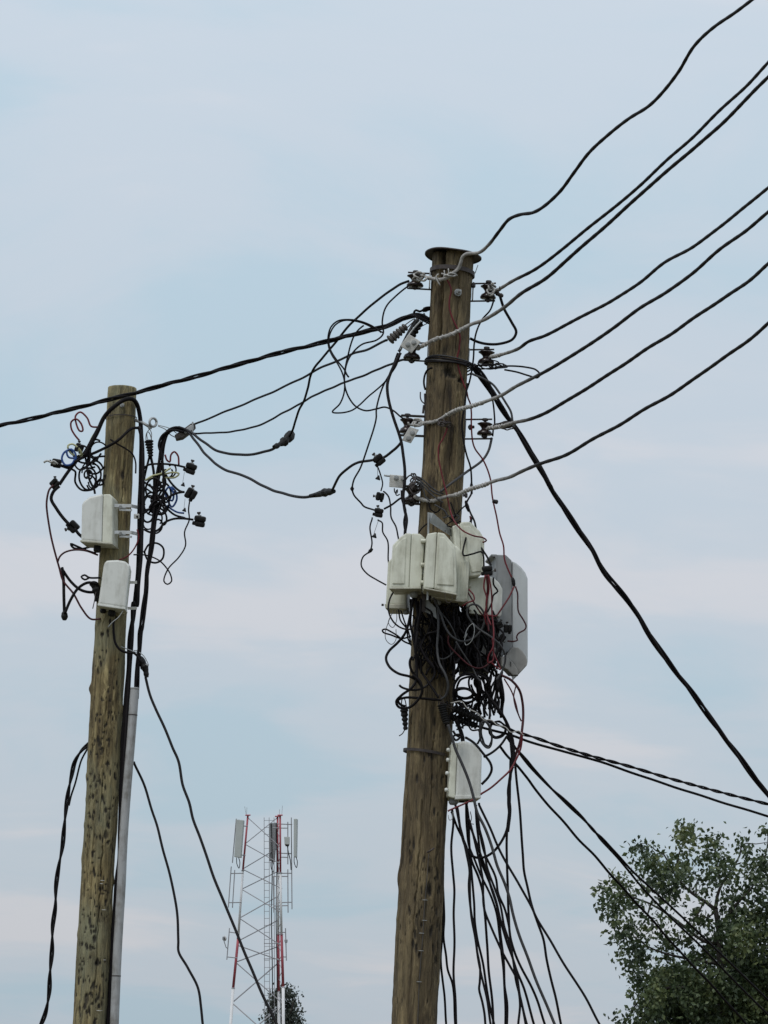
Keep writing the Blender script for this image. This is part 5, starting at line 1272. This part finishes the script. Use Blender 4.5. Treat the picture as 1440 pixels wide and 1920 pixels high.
AW = [
 ('red wire coil standing off the left of the far pole top', [(500, 405), (442, 398), (412, 335), (360, 290), (326, 318), (330, 372), (358, 432), (380, 432), (370, 380), (332, 342), (296, 362), (296, 412), (322, 462), (356, 505)], 3, 'red', -.1),
 ('thick black cable slanting from the pole top to the leftmost small connector', [(515, 375), (445, 510), (392, 600), (330, 665), (270, 742), (205, 835)], 5.5, 'black', -.09),
 ('yellowish wire beside the slanting cable on the far pole left', [(505, 400), (450, 480), (410, 590), (385, 640)], 3, 'yellow', -.07),
 ('black cable crossing the far pole front to the left wires', [(812, 408, -.05), (740, 420, -.13), (650, 500, -.15), (560, 552), (460, 600, -.12), (380, 632), (320, 668)], 4.6, 'black', 0),
 ('thin black wire curving down the front of the far pole', [(585, 495), (640, 530), (700, 562), (752, 602), (775, 660), (776, 750)], 2.6, 'black', -.13),
 ('first blue wire loop left of the far pole', [(320, 655), (310, 610), (285, 575), (245, 590), (224, 640), (250, 688), (300, 680), (325, 640)], 3.4, 'blue', -.1),
 ('second blue wire loop left of the far pole', [(330, 650), (325, 600), (295, 570), (262, 585), (275, 630), (330, 640)], 3.2, 'blue', -.12),
 ('yellow-green wire coil left of the far pole', [(270, 565), (268, 545), (300, 532), (345, 562), (372, 600), (345, 620), (300, 605), (272, 570)], 3, 'yellow', -.11),
 ('second yellow-green wire beside the coil left of the far pole', [(330, 545), (350, 580), (378, 610), (350, 640)], 3, 'yellow', -.08),
 ('black cable to the bare screw block at the far left', [(330, 670), (280, 708), (230, 695), (180, 678)], 5, 'black', -.1),
 ('black wire looping twice under the left wires of the far pole', [(550, 622), (480, 632), (420, 690), (362, 722), (356, 800), (400, 868), (450, 868), (482, 785), (462, 725), (430, 712), (410, 720)], 3.2, 'black', -.08),
 ('black wire sagging lowest under the left wires of the far pole', [(300, 720), (325, 735), (325, 815), (370, 872), (430, 876), (465, 862), (500, 805), (535, 800)], 3.4, 'black', -.06),
 ('black wire curving from the pole edge through the left loops', [(545, 700), (482, 752), (430, 742), (408, 665), (400, 620)], 3.2, 'black', -.05),
 ('black wire hanging from the left loops towards the upper box', [(430, 600), (412, 700), (430, 800), (465, 870), (472, 905)], 3.6, 'black', -.1),
 ('short black wire crossing the left loops near the pole edge', [(520, 600), (470, 660), (380, 670), (340, 655)], 3.2, 'black', -.11),
 ('short black wire curl against the left edge of the far pole', [(540, 830), (510, 795), (480, 830), (470, 860)], 3, 'black', -.06),
 ('thick black cable from the leftmost connector down to the wedge connector', [(205, 845), (160, 885), (142, 940), (182, 1012), (232, 1082), (285, 1140)], 5.4, 'black', -.08),
 ('black cable from the wedge connector into the upper box', [(320, 1165), (350, 1205), (380, 1230)], 5, 'black', -.1),
 ('long thin red wire hanging furthest left on the far pole', [(160, 838), (130, 870), (110, 960), (112, 1040), (135, 1190), (172, 1340), (205, 1460), (232, 1550), (310, 1650), (370, 1762), (440, 1842), (515, 1842)], 3.2, 'darkred', -.09),
 ('thin red wire arching under the upper box of the far pole', [(190, 1420), (205, 1378), (240, 1345), (310, 1325), (400, 1330), (495, 1362)], 3, 'darkred', -.08),
 ('black cable hanging to a round end left of the lower box', [(225, 1455), (236, 1560), (240, 1660), (244, 1800)], 5, 'black', -.07),
 ('black cable rising from the round end to the lower box', [(246, 1800), (290, 1700), (350, 1610), (420, 1570), (495, 1582)], 4.6, 'black', -.09),
 ('black cable crossing behind it to the lower box', [(222, 1460), (290, 1558), (360, 1620), (420, 1640), (480, 1640)], 4.6, 'black', -.05),
 ('black wire bight under the upper box of the far pole', [(440, 1300), (370, 1318), (310, 1310), (290, 1280), (330, 1295), (400, 1325), (480, 1350)], 3.6, 'black', -.06),
 ('small wire eye left of the lower box', [(515, 1535), (430, 1532), (395, 1512), (370, 1525), (395, 1546), (430, 1530)], 3.2, 'black2', -.08),
 ('thin thread with a bead left of the lower box foot', [(480, 1640), (465, 1720), (455, 1765)], 1.6, 'darksteel', -.1),
 ('black wire crossing level to the upper right connector', [(845, 800), (838, 725), (870, 690), (960, 680), (1080, 690), (1150, 705)], 3.4, 'black', -.06),
 ('red wire arc above the upper right connector of the far pole', [(998, 610), (1010, 650), (1032, 665), (1040, 612), (1065, 588), (1095, 620), (1102, 685)], 3, 'red', -.07),
 ('yellow-green wire slanting left of the upper right connector', [(850, 802), (900, 770), (970, 750), (1040, 708)], 3, 'yellow', -.08),
 ('yellow-green wire loop under the upper right connector', [(850, 805), (960, 765), (1060, 742), (1102, 752), (1070, 780), (980, 788), (985, 830)], 2.8, 'yellow', -.04),
 ('first blue wire loop right of the far pole', [(1010, 945), (1000, 885), (1030, 850), (1062, 900), (1052, 955), (1022, 942)], 3.2, 'blue', -.07),
 ('second blue wire loop right of the far pole', [(1045, 850), (1080, 890), (1086, 950), (1050, 1000), (1020, 960)], 3.2, 'blue', -.05),
 ('blue wire tail running to the lowest right connector', [(1010, 990), (1050, 1020), (1090, 1042), (1140, 1050)], 3, 'blue', -.06),
 ('black wire bowing out from the right edge of the far pole', [(836, 812), (900, 852), (958, 862), (985, 838)], 3.4, 'black', -.05),
 ('black wire rising from the pole to the middle right connector', [(832, 1055), (900, 1002), (1000, 942), (1080, 902), (1145, 890)], 3.6, 'black', -.08),
 ('round wire loops in the knot right of the far pole', [(900, 975), (880, 1012), (920, 1052), (972, 1050), (1002, 1022), (980, 962), (920, 958), (890, 1000)], 3.2, 'black', -.09),
 ('black wire dropping from the cable arch to the middle right connector', [(990, 740), (1050, 830), (1105, 880), (1140, 890)], 3.6, 'black', -.03),
 ('black wire curving to the lowest right connector', [(840, 1170), (890, 1192), (950, 1170), (992, 1120), (1060, 1092), (1130, 1090), (1210, 1100)], 3.6, 'black', -.06),
 ('thin wire falling from the middle right connector into a drop-shaped loop', [(1185, 945), (1175, 1020), (1180, 1100), (1145, 1190), (1150, 1290), (1100, 1380), (1020, 1470), (990, 1560), (1015, 1582), (1046, 1560), (1040, 1512), (1010, 1460), (950, 1400), (850, 1362), (760, 1360)], 2.4, 'black2', -.06),
 ('round black wire loop low on the right of the far pole', [(840, 1345), (880, 1282), (940, 1275), (985, 1312), (980, 1390), (930, 1420), (870, 1400), (838, 1330)], 3.2, 'black', -.05),
 ('small black wire loop above the round loop on the far pole', [(905, 1135), (940, 1095), (972, 1112), (970, 1170), (930, 1202), (905, 1190)], 3, 'black', -.05),
 ('thin red wire crossing the far pole between its boxes', [(788, 1170), (800, 1230), (770, 1312), (720, 1370), (650, 1402)], 2.4, 'red', -.14),
 ('black wire from the small ribbed grip down into the knot', [(890, 620), (912, 740), (918, 850), (912, 960), (920, 1060)], 4.4, 'black', -.05),
 ('black wire beside it from the small ribbed grip', [(882, 620), (855, 720), (840, 790)], 3.6, 'black', -.04),
 ('black wire slanting down from the knot to the lowest connector', [(970, 950), (1010, 1010), (1070, 1060), (1150, 1085)], 3.4, 'black', -.03),
 ('black wire crossing the knot right of the far pole upward', [(870, 1060), (920, 980), (960, 900), (1000, 830), (990, 760)], 3.4, 'black', -.02),
 ('black wire crossing the knot right of the far pole downward', [(880, 830), (930, 900), (970, 980), (1000, 1040), (960, 1060)], 3.4, 'black', -.1),
 ('thin black wire from the knot to the pole edge', [(835, 850), (880, 880), (940, 920), (1000, 960)], 2.8, 'black', -.01),
]
for lb, pts, w, mat, dz in AW:
    isw = mat in ('red', 'darkred', 'blue', 'yellow', 'darksteel')
    W(lb, ['A'] + pts, w * 1.22, DL + dz, mat, 'wire' if isw else 'cable', 'wire' if isw else 'cable', jit=.012, wb=.001)
rk = np.random.default_rng(31)
def knot(n, x0, x1, y0, y1, label, group, dd):
    for k in range(n):
        cx, cy = x0 + (x1 - x0) * rk.random(), y0 + (y1 - y0) * rk.random()
        a0, L_, r0 = rk.random() * 6.3, 3.5 + 4.5 * rk.random(), 28 + 52 * rk.random()
        vx, vy = (rk.random() - .5) * 110, (rk.random() - .35) * 150
        pts = []
        for j in range(10):
            q = j / 9; a = a0 + L_ * q
            pts.append((cx + vx * (q - .5) + r0 * .75 * math.cos(a), cy + vy * (q - .5) + r0 * math.sin(a)))
        W(label, ['A'] + pts, 2.8 + 1.3 * rk.random(), DL + dd[0] + (dd[1] - dd[0]) * rk.random(), ('black', 'black2')[k % 2], 'wire', 'wire', group, jit=.02, wb=.001)
knot(15, 870, 1040, 700, 1130, 'thin black wire curled in the knot right of the far pole', 'wires of the knot right of the far pole', (-.11, .03))
knot(9, 350, 520, 570, 830, 'thin black wire curled in the knot left of the far pole', 'wires of the knot left of the far pole', (-.12, -.03))
W('pale bare wire strands at the left tip of the far pole wires', ['A', (200, 690, -.09), (150, 672), (110, 655), (85, 668)], 4, DL, 'alu', 'wire_end', 'wire')
W('short pale bare wire end above the left tip block', ['A', (195, 680, -.1), (165, 655), (140, 668)], 3.4, DL, 'alu', 'wire_end', 'wire')
splice('round black cable end hanging lowest left of the far pole', 'A', [(242, 1785, -.08), (244, 1815, -.08), (243, 1852, -.08)], 13, DL, bumps=.05)
splice('black tape lump at the left of the lower box on the far pole', 'A', [(435, 1575, -.06), (470, 1590, -.06), (490, 1640, -.06), (492, 1710, -.06)], 17, DL, bumps=.2)
splice('black tape lump where the drop cable meets the far pole cables', 'B', [(800, 400, -.1), (825, 450, -.1), (850, 500, -.1), (860, 560, -.1)], 15, DL)
t = thing('screw_clip', 'small pale screw clip on the thick cable at the right of the far pole', 'clip', PV('A', 785, 1070, DL - .12))
mesh('clip', *obox(PV('A', 785, 1072, DL - .1), _R * .018, _U * .016, _F * .01, .005), 'steelwhite', t)
mesh('screw', *hexnut(PV('A', 790, 1075, DL - .115), -_F, .008, .008), 'blackplastic', t)

W('black cable bending from the far pole front to the tied bundle at its right', ['B', (612, 130, -.14), (615, 230), (630, 310), (665, 358), (720, 378), (765, 380), (790, 400), (820, 450)], 4.6, DL - .03)
W('upper thin tie wire between the far pole and its right bundle', ['B', (665, 330, -.12), (720, 350), (780, 372), (805, 360), (760, 360)], 1.8, DL, 'galv', 'tie_wire', 'wire')
W('lower thin tie wire looping over the tape lump beside the far pole', ['B', (805, 372, -.13), (840, 400), (872, 470), (850, 460)], 1.8, DL, 'galv', 'tie_wire', 'wire')
BUNDLE('thick twisted cable hanging in a bow left of the far pole to the bottom edge', ['B', (430, 1058, .05), (372, 1110), (322, 1192), (296, 1300), (272, 1420), (255, 1550), (240, 1700), (228, 1830), 'K', (200, 500), (180, 650), (175, 800), (155, 950), (150, 1130), (135, 1300), (128, 1450), (100, 1600), (70, 1680)], 9, DL, 2, .45, ext='g')
W('thin cable leaving the left bow of the far pole and rejoining it', ['B', (420, 1095, .05), (368, 1190), (322, 1360), (292, 1450), (275, 1520)], 3.6, DL + .04)
W('black cable falling from behind the conduit in a shallow S', ['B', (765, 1195, 0), (840, 1370), (900, 1560), 'K', (940, 200), (1000, 430), (1060, 680), (1090, 880), (1100, 1050), (1102, 1140), (1170, 1260), (1240, 1400), (1265, 1550), (1282, 1680, -.6)], 4.8, DL, ext='g')
W('black cable falling from the tape lump of the far pole across the mast', ['B', (852, 560, -.1), (890, 700), (930, 800), (990, 930), (1050, 1080), (1100, 1190), (1130, 1360), (1180, 1500), (1205, 1620), (1260, 1760), 'X', (390, 1612), (405, 1655), (425, 1704), (445, 1752), (470, 1812), (495, 1872), (520, 1922, -1.5)], 5.2, DL, ext='g')

# ------------------------------------------------------------------ lattice mast in the distance
TD = 140.0
U_ = MP(TD) / V['T'][2]
def tp(x, y, dd=0.0):
    return PV('T', x, y, TD + dd)
mast_foot = tp(480, 1920); mast_foot[2] = 0
mast = thing('lattice_mast', 'red and white lattice mast with antennas in the distance', 'mast', mast_foot)
LEG = {'L': ([(388, 130), (345, 600), (305, 1180), (262, 1610), (240, 1920)], 0.0),
       'R': ([(664, 130), (667, 620), (676, 1150), (690, 1600), (692, 1920)], -0.5),
       'B': ([(642, 140), (645, 620), (648, 1150), (652, 1640), (654, 1920)], 1.1)}
def legpt(k, y):
    pts, dd = LEG[k]
    return tp(np.interp(y, [q[1] for q in pts], [q[0] for q in pts]), y, dd)
cols = ['tower_red', 'tower_white', 'tower_red', 'tower_white']
for k, (pts, dd) in LEG.items():
    for j in range(4):
        a, b_ = tp(*pts[j], dd), tp(*pts[j + 1], dd)
        if j == 3:
            b_ = b_ + (b_ - a) * ((b_[2] - 0.0) / (a[2] - b_[2]))
        mesh('leg', *bar(a, b_, (8.5 + j * 1.6) * U_, 10), cols[j], mast, True)
    for j in (1, 2, 3):
        a = tp(*pts[j], dd); mesh('flange', *lathe(a - np.array([0, 0, .03]), [0, 0, 1], [(16 * U_, 0), (16 * U_, 4 * U_)], 10), 'tower_grey', mast)
    a = tp(*pts[0], dd); mesh('top_plate', *obox(a, _R * 22 * U_, _F * 20 * U_, _U * 4 * U_, .01), 'tower_red', mast)
def brace(a, b_, r=3.4, mat='tower_grey'):
    mesh('brace', *bar(a, b_, r * U_, 6), mat, mast)
for (y0, y1, mt_) in ((150, 405, 0), (380, 548, 0), (595, 755, 0), (765, 965, 1), (1015, 1252, 0), (1245, 1382, 2), (1392, 1750, 2), (1740, 2130, 1)):
    brace(legpt('L', y0), legpt('R', y1), 3.4 + y0 / 900, ('tower_grey', 'tower_pale', 'tower_grey')[mt_])
for (y0, y1, mt_) in ((375, 150, 0), (590, 412, 0), (765, 612, 0), (1012, 825, 1), (1210, 1030, 0), (1390, 1255, 2), (1738, 1395, 2), (2130, 1780, 1)):
    brace(legpt('L', y0), legpt('B', y1), 3.4 + y0 / 900, ('tower_grey', 'tower_pale', 'tower_grey')[mt_])
for j, y in enumerate(range(200, 1900, 140)):
    brace(legpt('R', y), legpt('B', y + 70), 2.6); brace(legpt('B', y + 70), legpt('R', y + 140), 2.6)
for y0, y1 in ((2130, 2700), (2700, 3400)):
    if legpt('L', 1920)[2] > 0.5:
        break
# climbing ladder with safety cage rails
for x in (527, 570, 612):
    a, b_ = tp(x, 150, .4), tp(x + 4, 1920, .4)
    b_ = b_ + (b_ - a) * (b_[2] / (a[2] - b_[2]))
    mesh('ladder_rail', *bar(a, b_, 2.6 * U_, 6), 'tower_grey', mast)
for j, y in enumerate(np.arange(175, 1980, 60.0)):
    mesh('rung', *bar(tp(527, y, .4), tp(572 + (40 if j % 3 == 0 else 0), y, .4), 2.0 * U_, 6), 'tower_grey', mast)
for y in (1230, 1362):
    mesh('rung', *bar(tp(525, y, .4), tp(650, y, .4), 3.2 * U_, 6), 'tower_grey', mast)
for x in (590, 630):
    mesh('feeder_cable', *tube(spline(np.array([tp(x, 200, .6), tp(x + 6, 600, .6), tp(x, 1000, .6), tp(x + 8, 1500, .6), tp(x + 6, 1990, .6)]), .2), 4.5 * U_, 6), 'blackplastic', mast, True)
for a, b_ in (((245, 570), (220, 922)), ((275, 600), (255, 925)), ((730, 188), (730, 552)), ((760, 150), (766, 937)), ((730, 595), (732, 967)), ((230, 1098), (207, 1370)), ((710, 1098), (718, 1378)), ((288, 160), (255, 540)), ((606, 650), (610, 965)), ((632, 735), (634, 960))):
    mesh('mount_pipe', *bar(tp(*a, -.5), tp(*b_, -.5), 4.6 * U_, 8), 'tower_grey', mast)
for a, b_ in (((245, 630), (350, 628)), ((220, 880), (335, 878)), ((640, 205), (768, 210)), ((600, 240), (732, 241)), ((645, 455), (765, 460)), ((670, 490), (732, 492)), ((645, 628), (768, 628)), ((605, 655), (732, 655)), ((650, 880), (768, 876)), ((605, 908), (736, 905)), ((230, 1132), (318, 1145)), ((207, 1345), (298, 1355)), ((655, 1135), (712, 1135)), ((688, 1345), (720, 1346)), ((340, 222), (388, 226)), ((325, 472), (368, 474)), ((655, 760), (682, 758))):
    mesh('mount_arm', *bar(tp(*a, -.5), tp(*b_, -.5), 4.4 * U_, 8), 'tower_grey', mast)
for a, b_ in (((360, 55), (372, 125)), ((380, 62), (376, 125)), ((684, 50), (678, 132)), ((660, 80), (658, 132))):
    mesh('lightning_rod', *bar(tp(*a), tp(*b_), 1.6 * U_, 5), 'tower_grey', mast)
def panel(label, poly, dd, tk, mat, foot=None):
    t = thing('panel_antenna', label, 'antenna', tp(poly[2][0], poly[2][1], dd), 'antennas on the distant mast')
    mesh('radome', *prism([tp(q[0], q[1], dd) for q in poly], np.array([.05, tk, 0]), .03), mat, t)
    c = [(q[0], q[1]) for q in poly]
    mx_ = (c[2][0] + c[3][0]) / 2; my = c[2][1]
    mesh('cable_tail', *tube(spline(np.array([tp(mx_ - 6, my, dd + .1), tp(mx_ - 4, my + 50, dd + .1), tp(mx_ + 14, my + 90, dd + .2), tp(mx_ + 22, my + 40, dd + .3), tp(mx_ + 12, my, dd + .2)]), .05), 3.6 * U_, 6), 'blackplastic', t, True)
    return t
panel('wide pale panel antenna at the top left of the distant mast', [(288, 165), (350, 172), (326, 495), (268, 488)], -.8, .2, 'panel')
panel('dark panel antenna behind the ladder of the distant mast', [(572, 200), (632, 192), (612, 530), (570, 522)], .9, .2, 'panel_dark')
panel('narrow pale panel antenna at the right of the distant mast', [(780, 160), (808, 160), (802, 490), (778, 488)], -.8, .3, 'panel')
t = thing('radio_unit', 'small grey radio unit on the right mount pipe of the distant mast', 'radio unit', tp(722, 380, -.8))
mesh('case', *prism([tp(*q, -.8) for q in ((698, 315), (746, 316), (744, 382), (702, 380))], np.array([0, .25, 0]), .02), 'panel', t)
mesh('connector_block', *prism([tp(*q, -.75) for q in ((706, 382), (742, 383), (738, 396), (710, 395))], np.array([0, .15, 0]), .01), 'blackplastic', t)
mesh('cable_tail', *tube(spline(np.array([tp(726, 392, -.7), tp(735, 450, -.7), tp(752, 520, -.7), tp(758, 600, -.7)]), .05), 4.2 * U_, 6), 'blackplastic', t, True)
t = thing('dish_antenna', 'small pale antenna on a stub arm at the lower left of the distant mast', 'antenna', tp(190, 1200, -.5))
mesh('face', *lathe(tp(200, 1185, -.6), unit(-_R * .9 - _F * .4), [(16 * U_, 0), (22 * U_, 6 * U_), (24 * U_, 10 * U_), (3 * U_, 2 * U_)], 14), 'tower_white', t, True)
mesh('feed', *obox(tp(177, 1185, -.6), _R * 7 * U_, _U * 14 * U_, _F * .1, .02), 'tower_grey', t)
mesh('arm', *tube(np.array([tp(180, 1200, -.6), tp(200, 1262, -.55), tp(216, 1275, -.5)]), 4 * U_, 6), 'tower_grey', t)
t = thing('radio_unit', 'small grey unit on the lower right mount pipe of the distant mast', 'radio unit', tp(722, 1220, -.6))
mesh('case', *prism([tp(*q, -.6) for q in ((702, 1195), (728, 1196), (726, 1222), (704, 1222))], np.array([0, .2, 0]), .02), 'tower_grey', t)
mesh('bracket', *bar(tp(700, 1208, -.5), tp(716, 1208, -.5), 4 * U_, 6), 'tower_grey', t)

# ------------------------------------------------------------------ trees
def leaves(centres, d, spread_d, per, leaf, seed, squash=0.8):
    """many small folded leaves grouped in twig clumps; centres: (x, y, r, density) in measured pixels"""
    rg = np.random.default_rng(seed)
    pos = []
    u = MP(d)
    for (x, y, r, dens, dz) in centres:
        c = P(x, y, d + dz)
        nt_ = max(6, int(per * dens * (r / 30.0) ** 2))
        q = rg.normal(size=(nt_, 3)); q /= np.linalg.norm(q, axis=1)[:, None]
        q *= (rg.random(nt_) ** 0.45)[:, None] * r * u
        q[:, 1] *= spread_d
        tw = c + q
        nl = 9
        o = rg.normal(size=(nt_, nl, 3)) * leaf * 0.95
        pos.append((tw[:, None, :] + o).reshape(-1, 3))
    pos = np.vstack(pos)
    n = len(pos)
    a = rg.normal(size=(n, 3)); a[:, 2] -= 0.7; a /= np.linalg.norm(a, axis=1)[:, None]
    b_ = rg.normal(size=(n, 3)); b_ = np.cross(a, b_); b_ /= np.linalg.norm(b_, axis=1)[:, None]
    nrm = np.cross(a, b_)
    L = leaf * (0.7 + 0.7 * rg.random(n))[:, None]
    w = L * 0.31
    v = np.stack([pos, pos + a * L * .5 + b_ * w + nrm * w * .4, pos + a * L, pos + a * L * .5 - b_ * w + nrm * w * .4], axis=1).reshape(-1, 3)
    return v, n
def leafmesh(name, v, n, mat, parent):
    org = np.array(parent['org'])
    me = bpy.data.meshes.new(name)
    me.vertices.add(n * 4); me.loops.add(n * 6); me.polygons.add(n * 2)
    me.vertices.foreach_set('co', (v - org).reshape(-1).astype(np.float32))
    k = np.arange(n)[:, None] * 4
    idx = np.concatenate([k + np.array([[0, 1, 2]]), k + np.array([[0, 2, 3]])], axis=1).reshape(-1)
    me.loops.foreach_set('vertex_index', idx.astype(np.int32))
    me.polygons.foreach_set('loop_start', (np.arange(n * 2) * 3).astype(np.int32))
    me.polygons.foreach_set('loop_total', np.full(n * 2, 3, np.int32))
    me.update(calc_edges=True)
    me.materials.append(MATS[mat])
    o = bpy.data.objects.new(name, me); C.objects.link(o); o.parent = parent
    return o
RD = 48.0
def rq(x, y):
    return Q('R', x, y)
clumps = []
def cl(x, y, r, dens=1.0, dz=None):
    a = rq(x, y)
    clumps.append((a[0], a[1], r / 4.0, dens, (random.random() - .5) * 2.2 if dz is None else dz))
for q in ((230, 600, 70, .8), (200, 680, 60, .8), (300, 560, 75, .7), (360, 520, 60, .5), (300, 690, 90, .9), (250, 790, 70, .8), (340, 800, 80, .5), (420, 640, 80, .5), (470, 740, 80, .5), (290, 940, 35, .8), (330, 880, 50, .6),
          (468, 260, 32, 1.2), (475, 320, 40, 1.0), (500, 400, 60, .7), (570, 360, 60, .8), (600, 460, 90, 1.3), (560, 560, 80, .8), (690, 420, 80, .8), (700, 540, 100, 1.3), (770, 340, 70, .8), (860, 380, 70, .8), (800, 470, 80, 1.0), (740, 630, 70, .9), (640, 620, 70, .8),
          (800, 130, 34, .35), (830, 190, 36, .3), (780, 170, 24, .35), (870, 170, 22, .35), (985, 215, 24, .9), (1045, 240, 34, .9), (960, 320, 60, .5), (1040, 330, 55, .6), (1080, 430, 90, 1.2), (1050, 520, 60, .9), (1130, 420, 50, .8), (960, 620, 50, .5), (900, 520, 50, .35),
          (1250, 240, 34, .9), (1275, 315, 42, .9), (1330, 400, 80, .9), (1400, 420, 90, 1.0), (1320, 500, 80, .9), (1400, 560, 80, .8), (1300, 640, 60, .4), (1180, 640, 50, .3), (1120, 700, 40, .3), (1430, 150, 26, .9), (1450, 300, 60, .7), (1200, 560, 60, .35),
          (420, 900, 90, .7), (500, 980, 80, .6), (400, 1050, 80, .9), (370, 1130, 50, .9), (460, 1170, 70, .9), (520, 1100, 60, .6), (560, 860, 70, .5), (640, 780, 70, .5), (690, 1060, 45, .5), (740, 960, 60, .4), (640, 950, 50, .35), (900, 770, 45, .8), (880, 860, 40, .3), (950, 820, 35, .4), (820, 930, 45, .5), (890, 1050, 50, .7),
          (1180, 780, 90, 1.2), (1300, 800, 110, 1.3), (1400, 760, 100, 1.3), (1100, 900, 90, 1.0), (1020, 1000, 80, .9), (1220, 950, 140, 1.5), (1380, 950, 140, 1.5), (960, 1120, 90, 1.1), (1100, 1080, 120, 1.4), (1250, 1130, 150, 1.5), (1400, 1150, 150, 1.5),
          (640, 1250, 90, 1.2), (740, 1260, 100, 1.3), (860, 1220, 100, 1.4), (560, 1300, 70, .9), (470, 1270, 50, .8), (480, 1350, 60, .7), (600, 1400, 110, 1.3), (720, 1400, 130, 1.5), (880, 1380, 140, 1.5), (1050, 1300, 150, 1.5), (1180, 1330, 150, 1.5), (480, 1480, 70, .6), (420, 1560, 70, .6), (340, 1570, 40, .5), (560, 1540, 120, 1.3), (720, 1550, 140, 1.5), (900, 1540, 150, 1.5), (1080, 1500, 160, 1.5), (1260, 1480, 160, 1.5), (1400, 1400, 150, 1.5), (1400, 1580, 160, 1.5), (1240, 1620, 160, 1.5)):
    cl(*q)
rg3 = np.random.default_rng(4)
for k in range(46):                    # off to the right, further back and below the frame
    a = rg3.random(2)
    cl(1480 + 620 * a[0], 420 + 260 * a[0] ** 2 + 1300 * a[1], 130, 1.0)
for k in range(40):
    a = rg3.random(2)
    cl(380 + 1500 * a[0], 1650 + 420 * a[1], 150, 1.0)
for k in range(30):
    a = rg3.random(2)
    cl(650 + 1000 * a[0], 1250 + 600 * a[1], 160, 1.0, 2.5 + rg3.random() * 1.5)
tf = P(1352, 1750, RD); tf[2] = 0
tree = thing('broadleaf_tree', 'dark green broadleaf tree with an open crown at the lower right', 'tree', tf)
v, n = leaves(clumps, RD, 1.4, 31, 0.084, 5)
o = leafmesh('crown', v, n, 'leaf', tree); o['kind'] = 'stuff'
def limb(pts, r0, r1, parent, name='limb', mat='bark', d=RD):
    p = spline(np.array(pts), .12)
    mesh(name, *tube(p, np.linspace(r0, r1, len(p)), 8), mat, parent, True)
def rp(x, y, dz=0.0):
    a = rq(x, y); return P(a[0], a[1], RD + dz)
limb([np.array([tf[0] + .2, tf[1], 0.0]), rp(1100, 1700), rp(1085, 1200), rp(1070, 880), rp(1045, 740)], .17, .04, tree, 'trunk')
limb([rp(1045, 745), rp(980, 690), rp(900, 640), rp(820, 575), rp(760, 500), rp(690, 420)], .035, .012, tree)
limb([rp(1045, 745), rp(1060, 640), rp(1090, 560), rp(1140, 480), rp(1190, 410), rp(1240, 390)], .03, .01, tree)
limb([rp(1080, 900), rp(1160, 760), rp(1240, 660), rp(1310, 590), rp(1370, 480)], .03, .012, tree)
limb([rp(1075, 1000), rp(960, 980), rp(850, 900), rp(720, 800), rp(560, 700), rp(380, 640), rp(250, 620)], .03, .009, tree)
limb([rp(1080, 1150), rp(900, 1120), rp(700, 1080), rp(540, 1020), rp(430, 940)], .03, .009, tree)
limb([rp(1085, 1300), rp(900, 1330), rp(700, 1330), rp(500, 1400), rp(380, 1560)], .04, .01, tree)
for pts in ([(720, 450), (660, 330), (600, 300), (540, 250), (480, 245)], [(760, 480), (770, 330), (800, 260), (820, 190), (810, 110)], [(820, 200), (860, 175), (880, 160)],
            [(1090, 560), (1060, 420), (1040, 300), (1040, 240)], [(1190, 410), (1230, 330), (1250, 250), (1350, 250), (1440, 235)], [(1330, 560), (1390, 440), (1430, 300), (1440, 160)],
            [(950, 700), (900, 800), (850, 820)], [(900, 640), (905, 540), (930, 480)], [(1045, 760), (980, 800), (900, 780)], [(560, 700), (520, 820), (430, 920), (300, 960)], [(1240, 660), (1180, 640), (1120, 640)], [(380, 640), (330, 540), (290, 480)]):
    limb([rp(*q) for q in pts], .016, .005, tree, 'twig')

BD = 160.0
bf = P(532, 1890, BD); bf[2] = 0
bt = thing('broadleaf_tree', 'small dark rounded tree behind the foot of the distant mast', 'tree', bf)
cs = []
for q in ((530, 1870, 20, 1.2), (515, 1880, 16, 1.1), (548, 1875, 14, 1.0), (540, 1895, 20, 1.2), (512, 1902, 18, 1.0), (556, 1893, 7, .8), (560, 1910, 10, .8), (535, 1920, 26, 1.2), (522, 1860, 10, .9), (540, 1858, 10, .9), (508, 1935, 22, 1.0), (560, 1935, 20, 1), (535, 1950, 30, 1)):
    cs.append((q[0], q[1], q[2], q[3] * 1.4, random.random() * 1.5))
v, n = leaves(cs, BD, 1.0, 70, 0.16, 9)
o = leafmesh('crown', v, n, 'leaf_far', bt); o['kind'] = 'stuff'
limb([np.array([bf[0], bf[1] + .5, 0.0]), P(534, 1925, BD + .5), P(532, 1895, BD + .5), P(530, 1872, BD + .5)], .25, .06, bt, 'trunk')
limb([P(534, 1915, BD + .5), P(546, 1895, BD + .3), P(550, 1878, BD + .3)], .1, .03, bt)
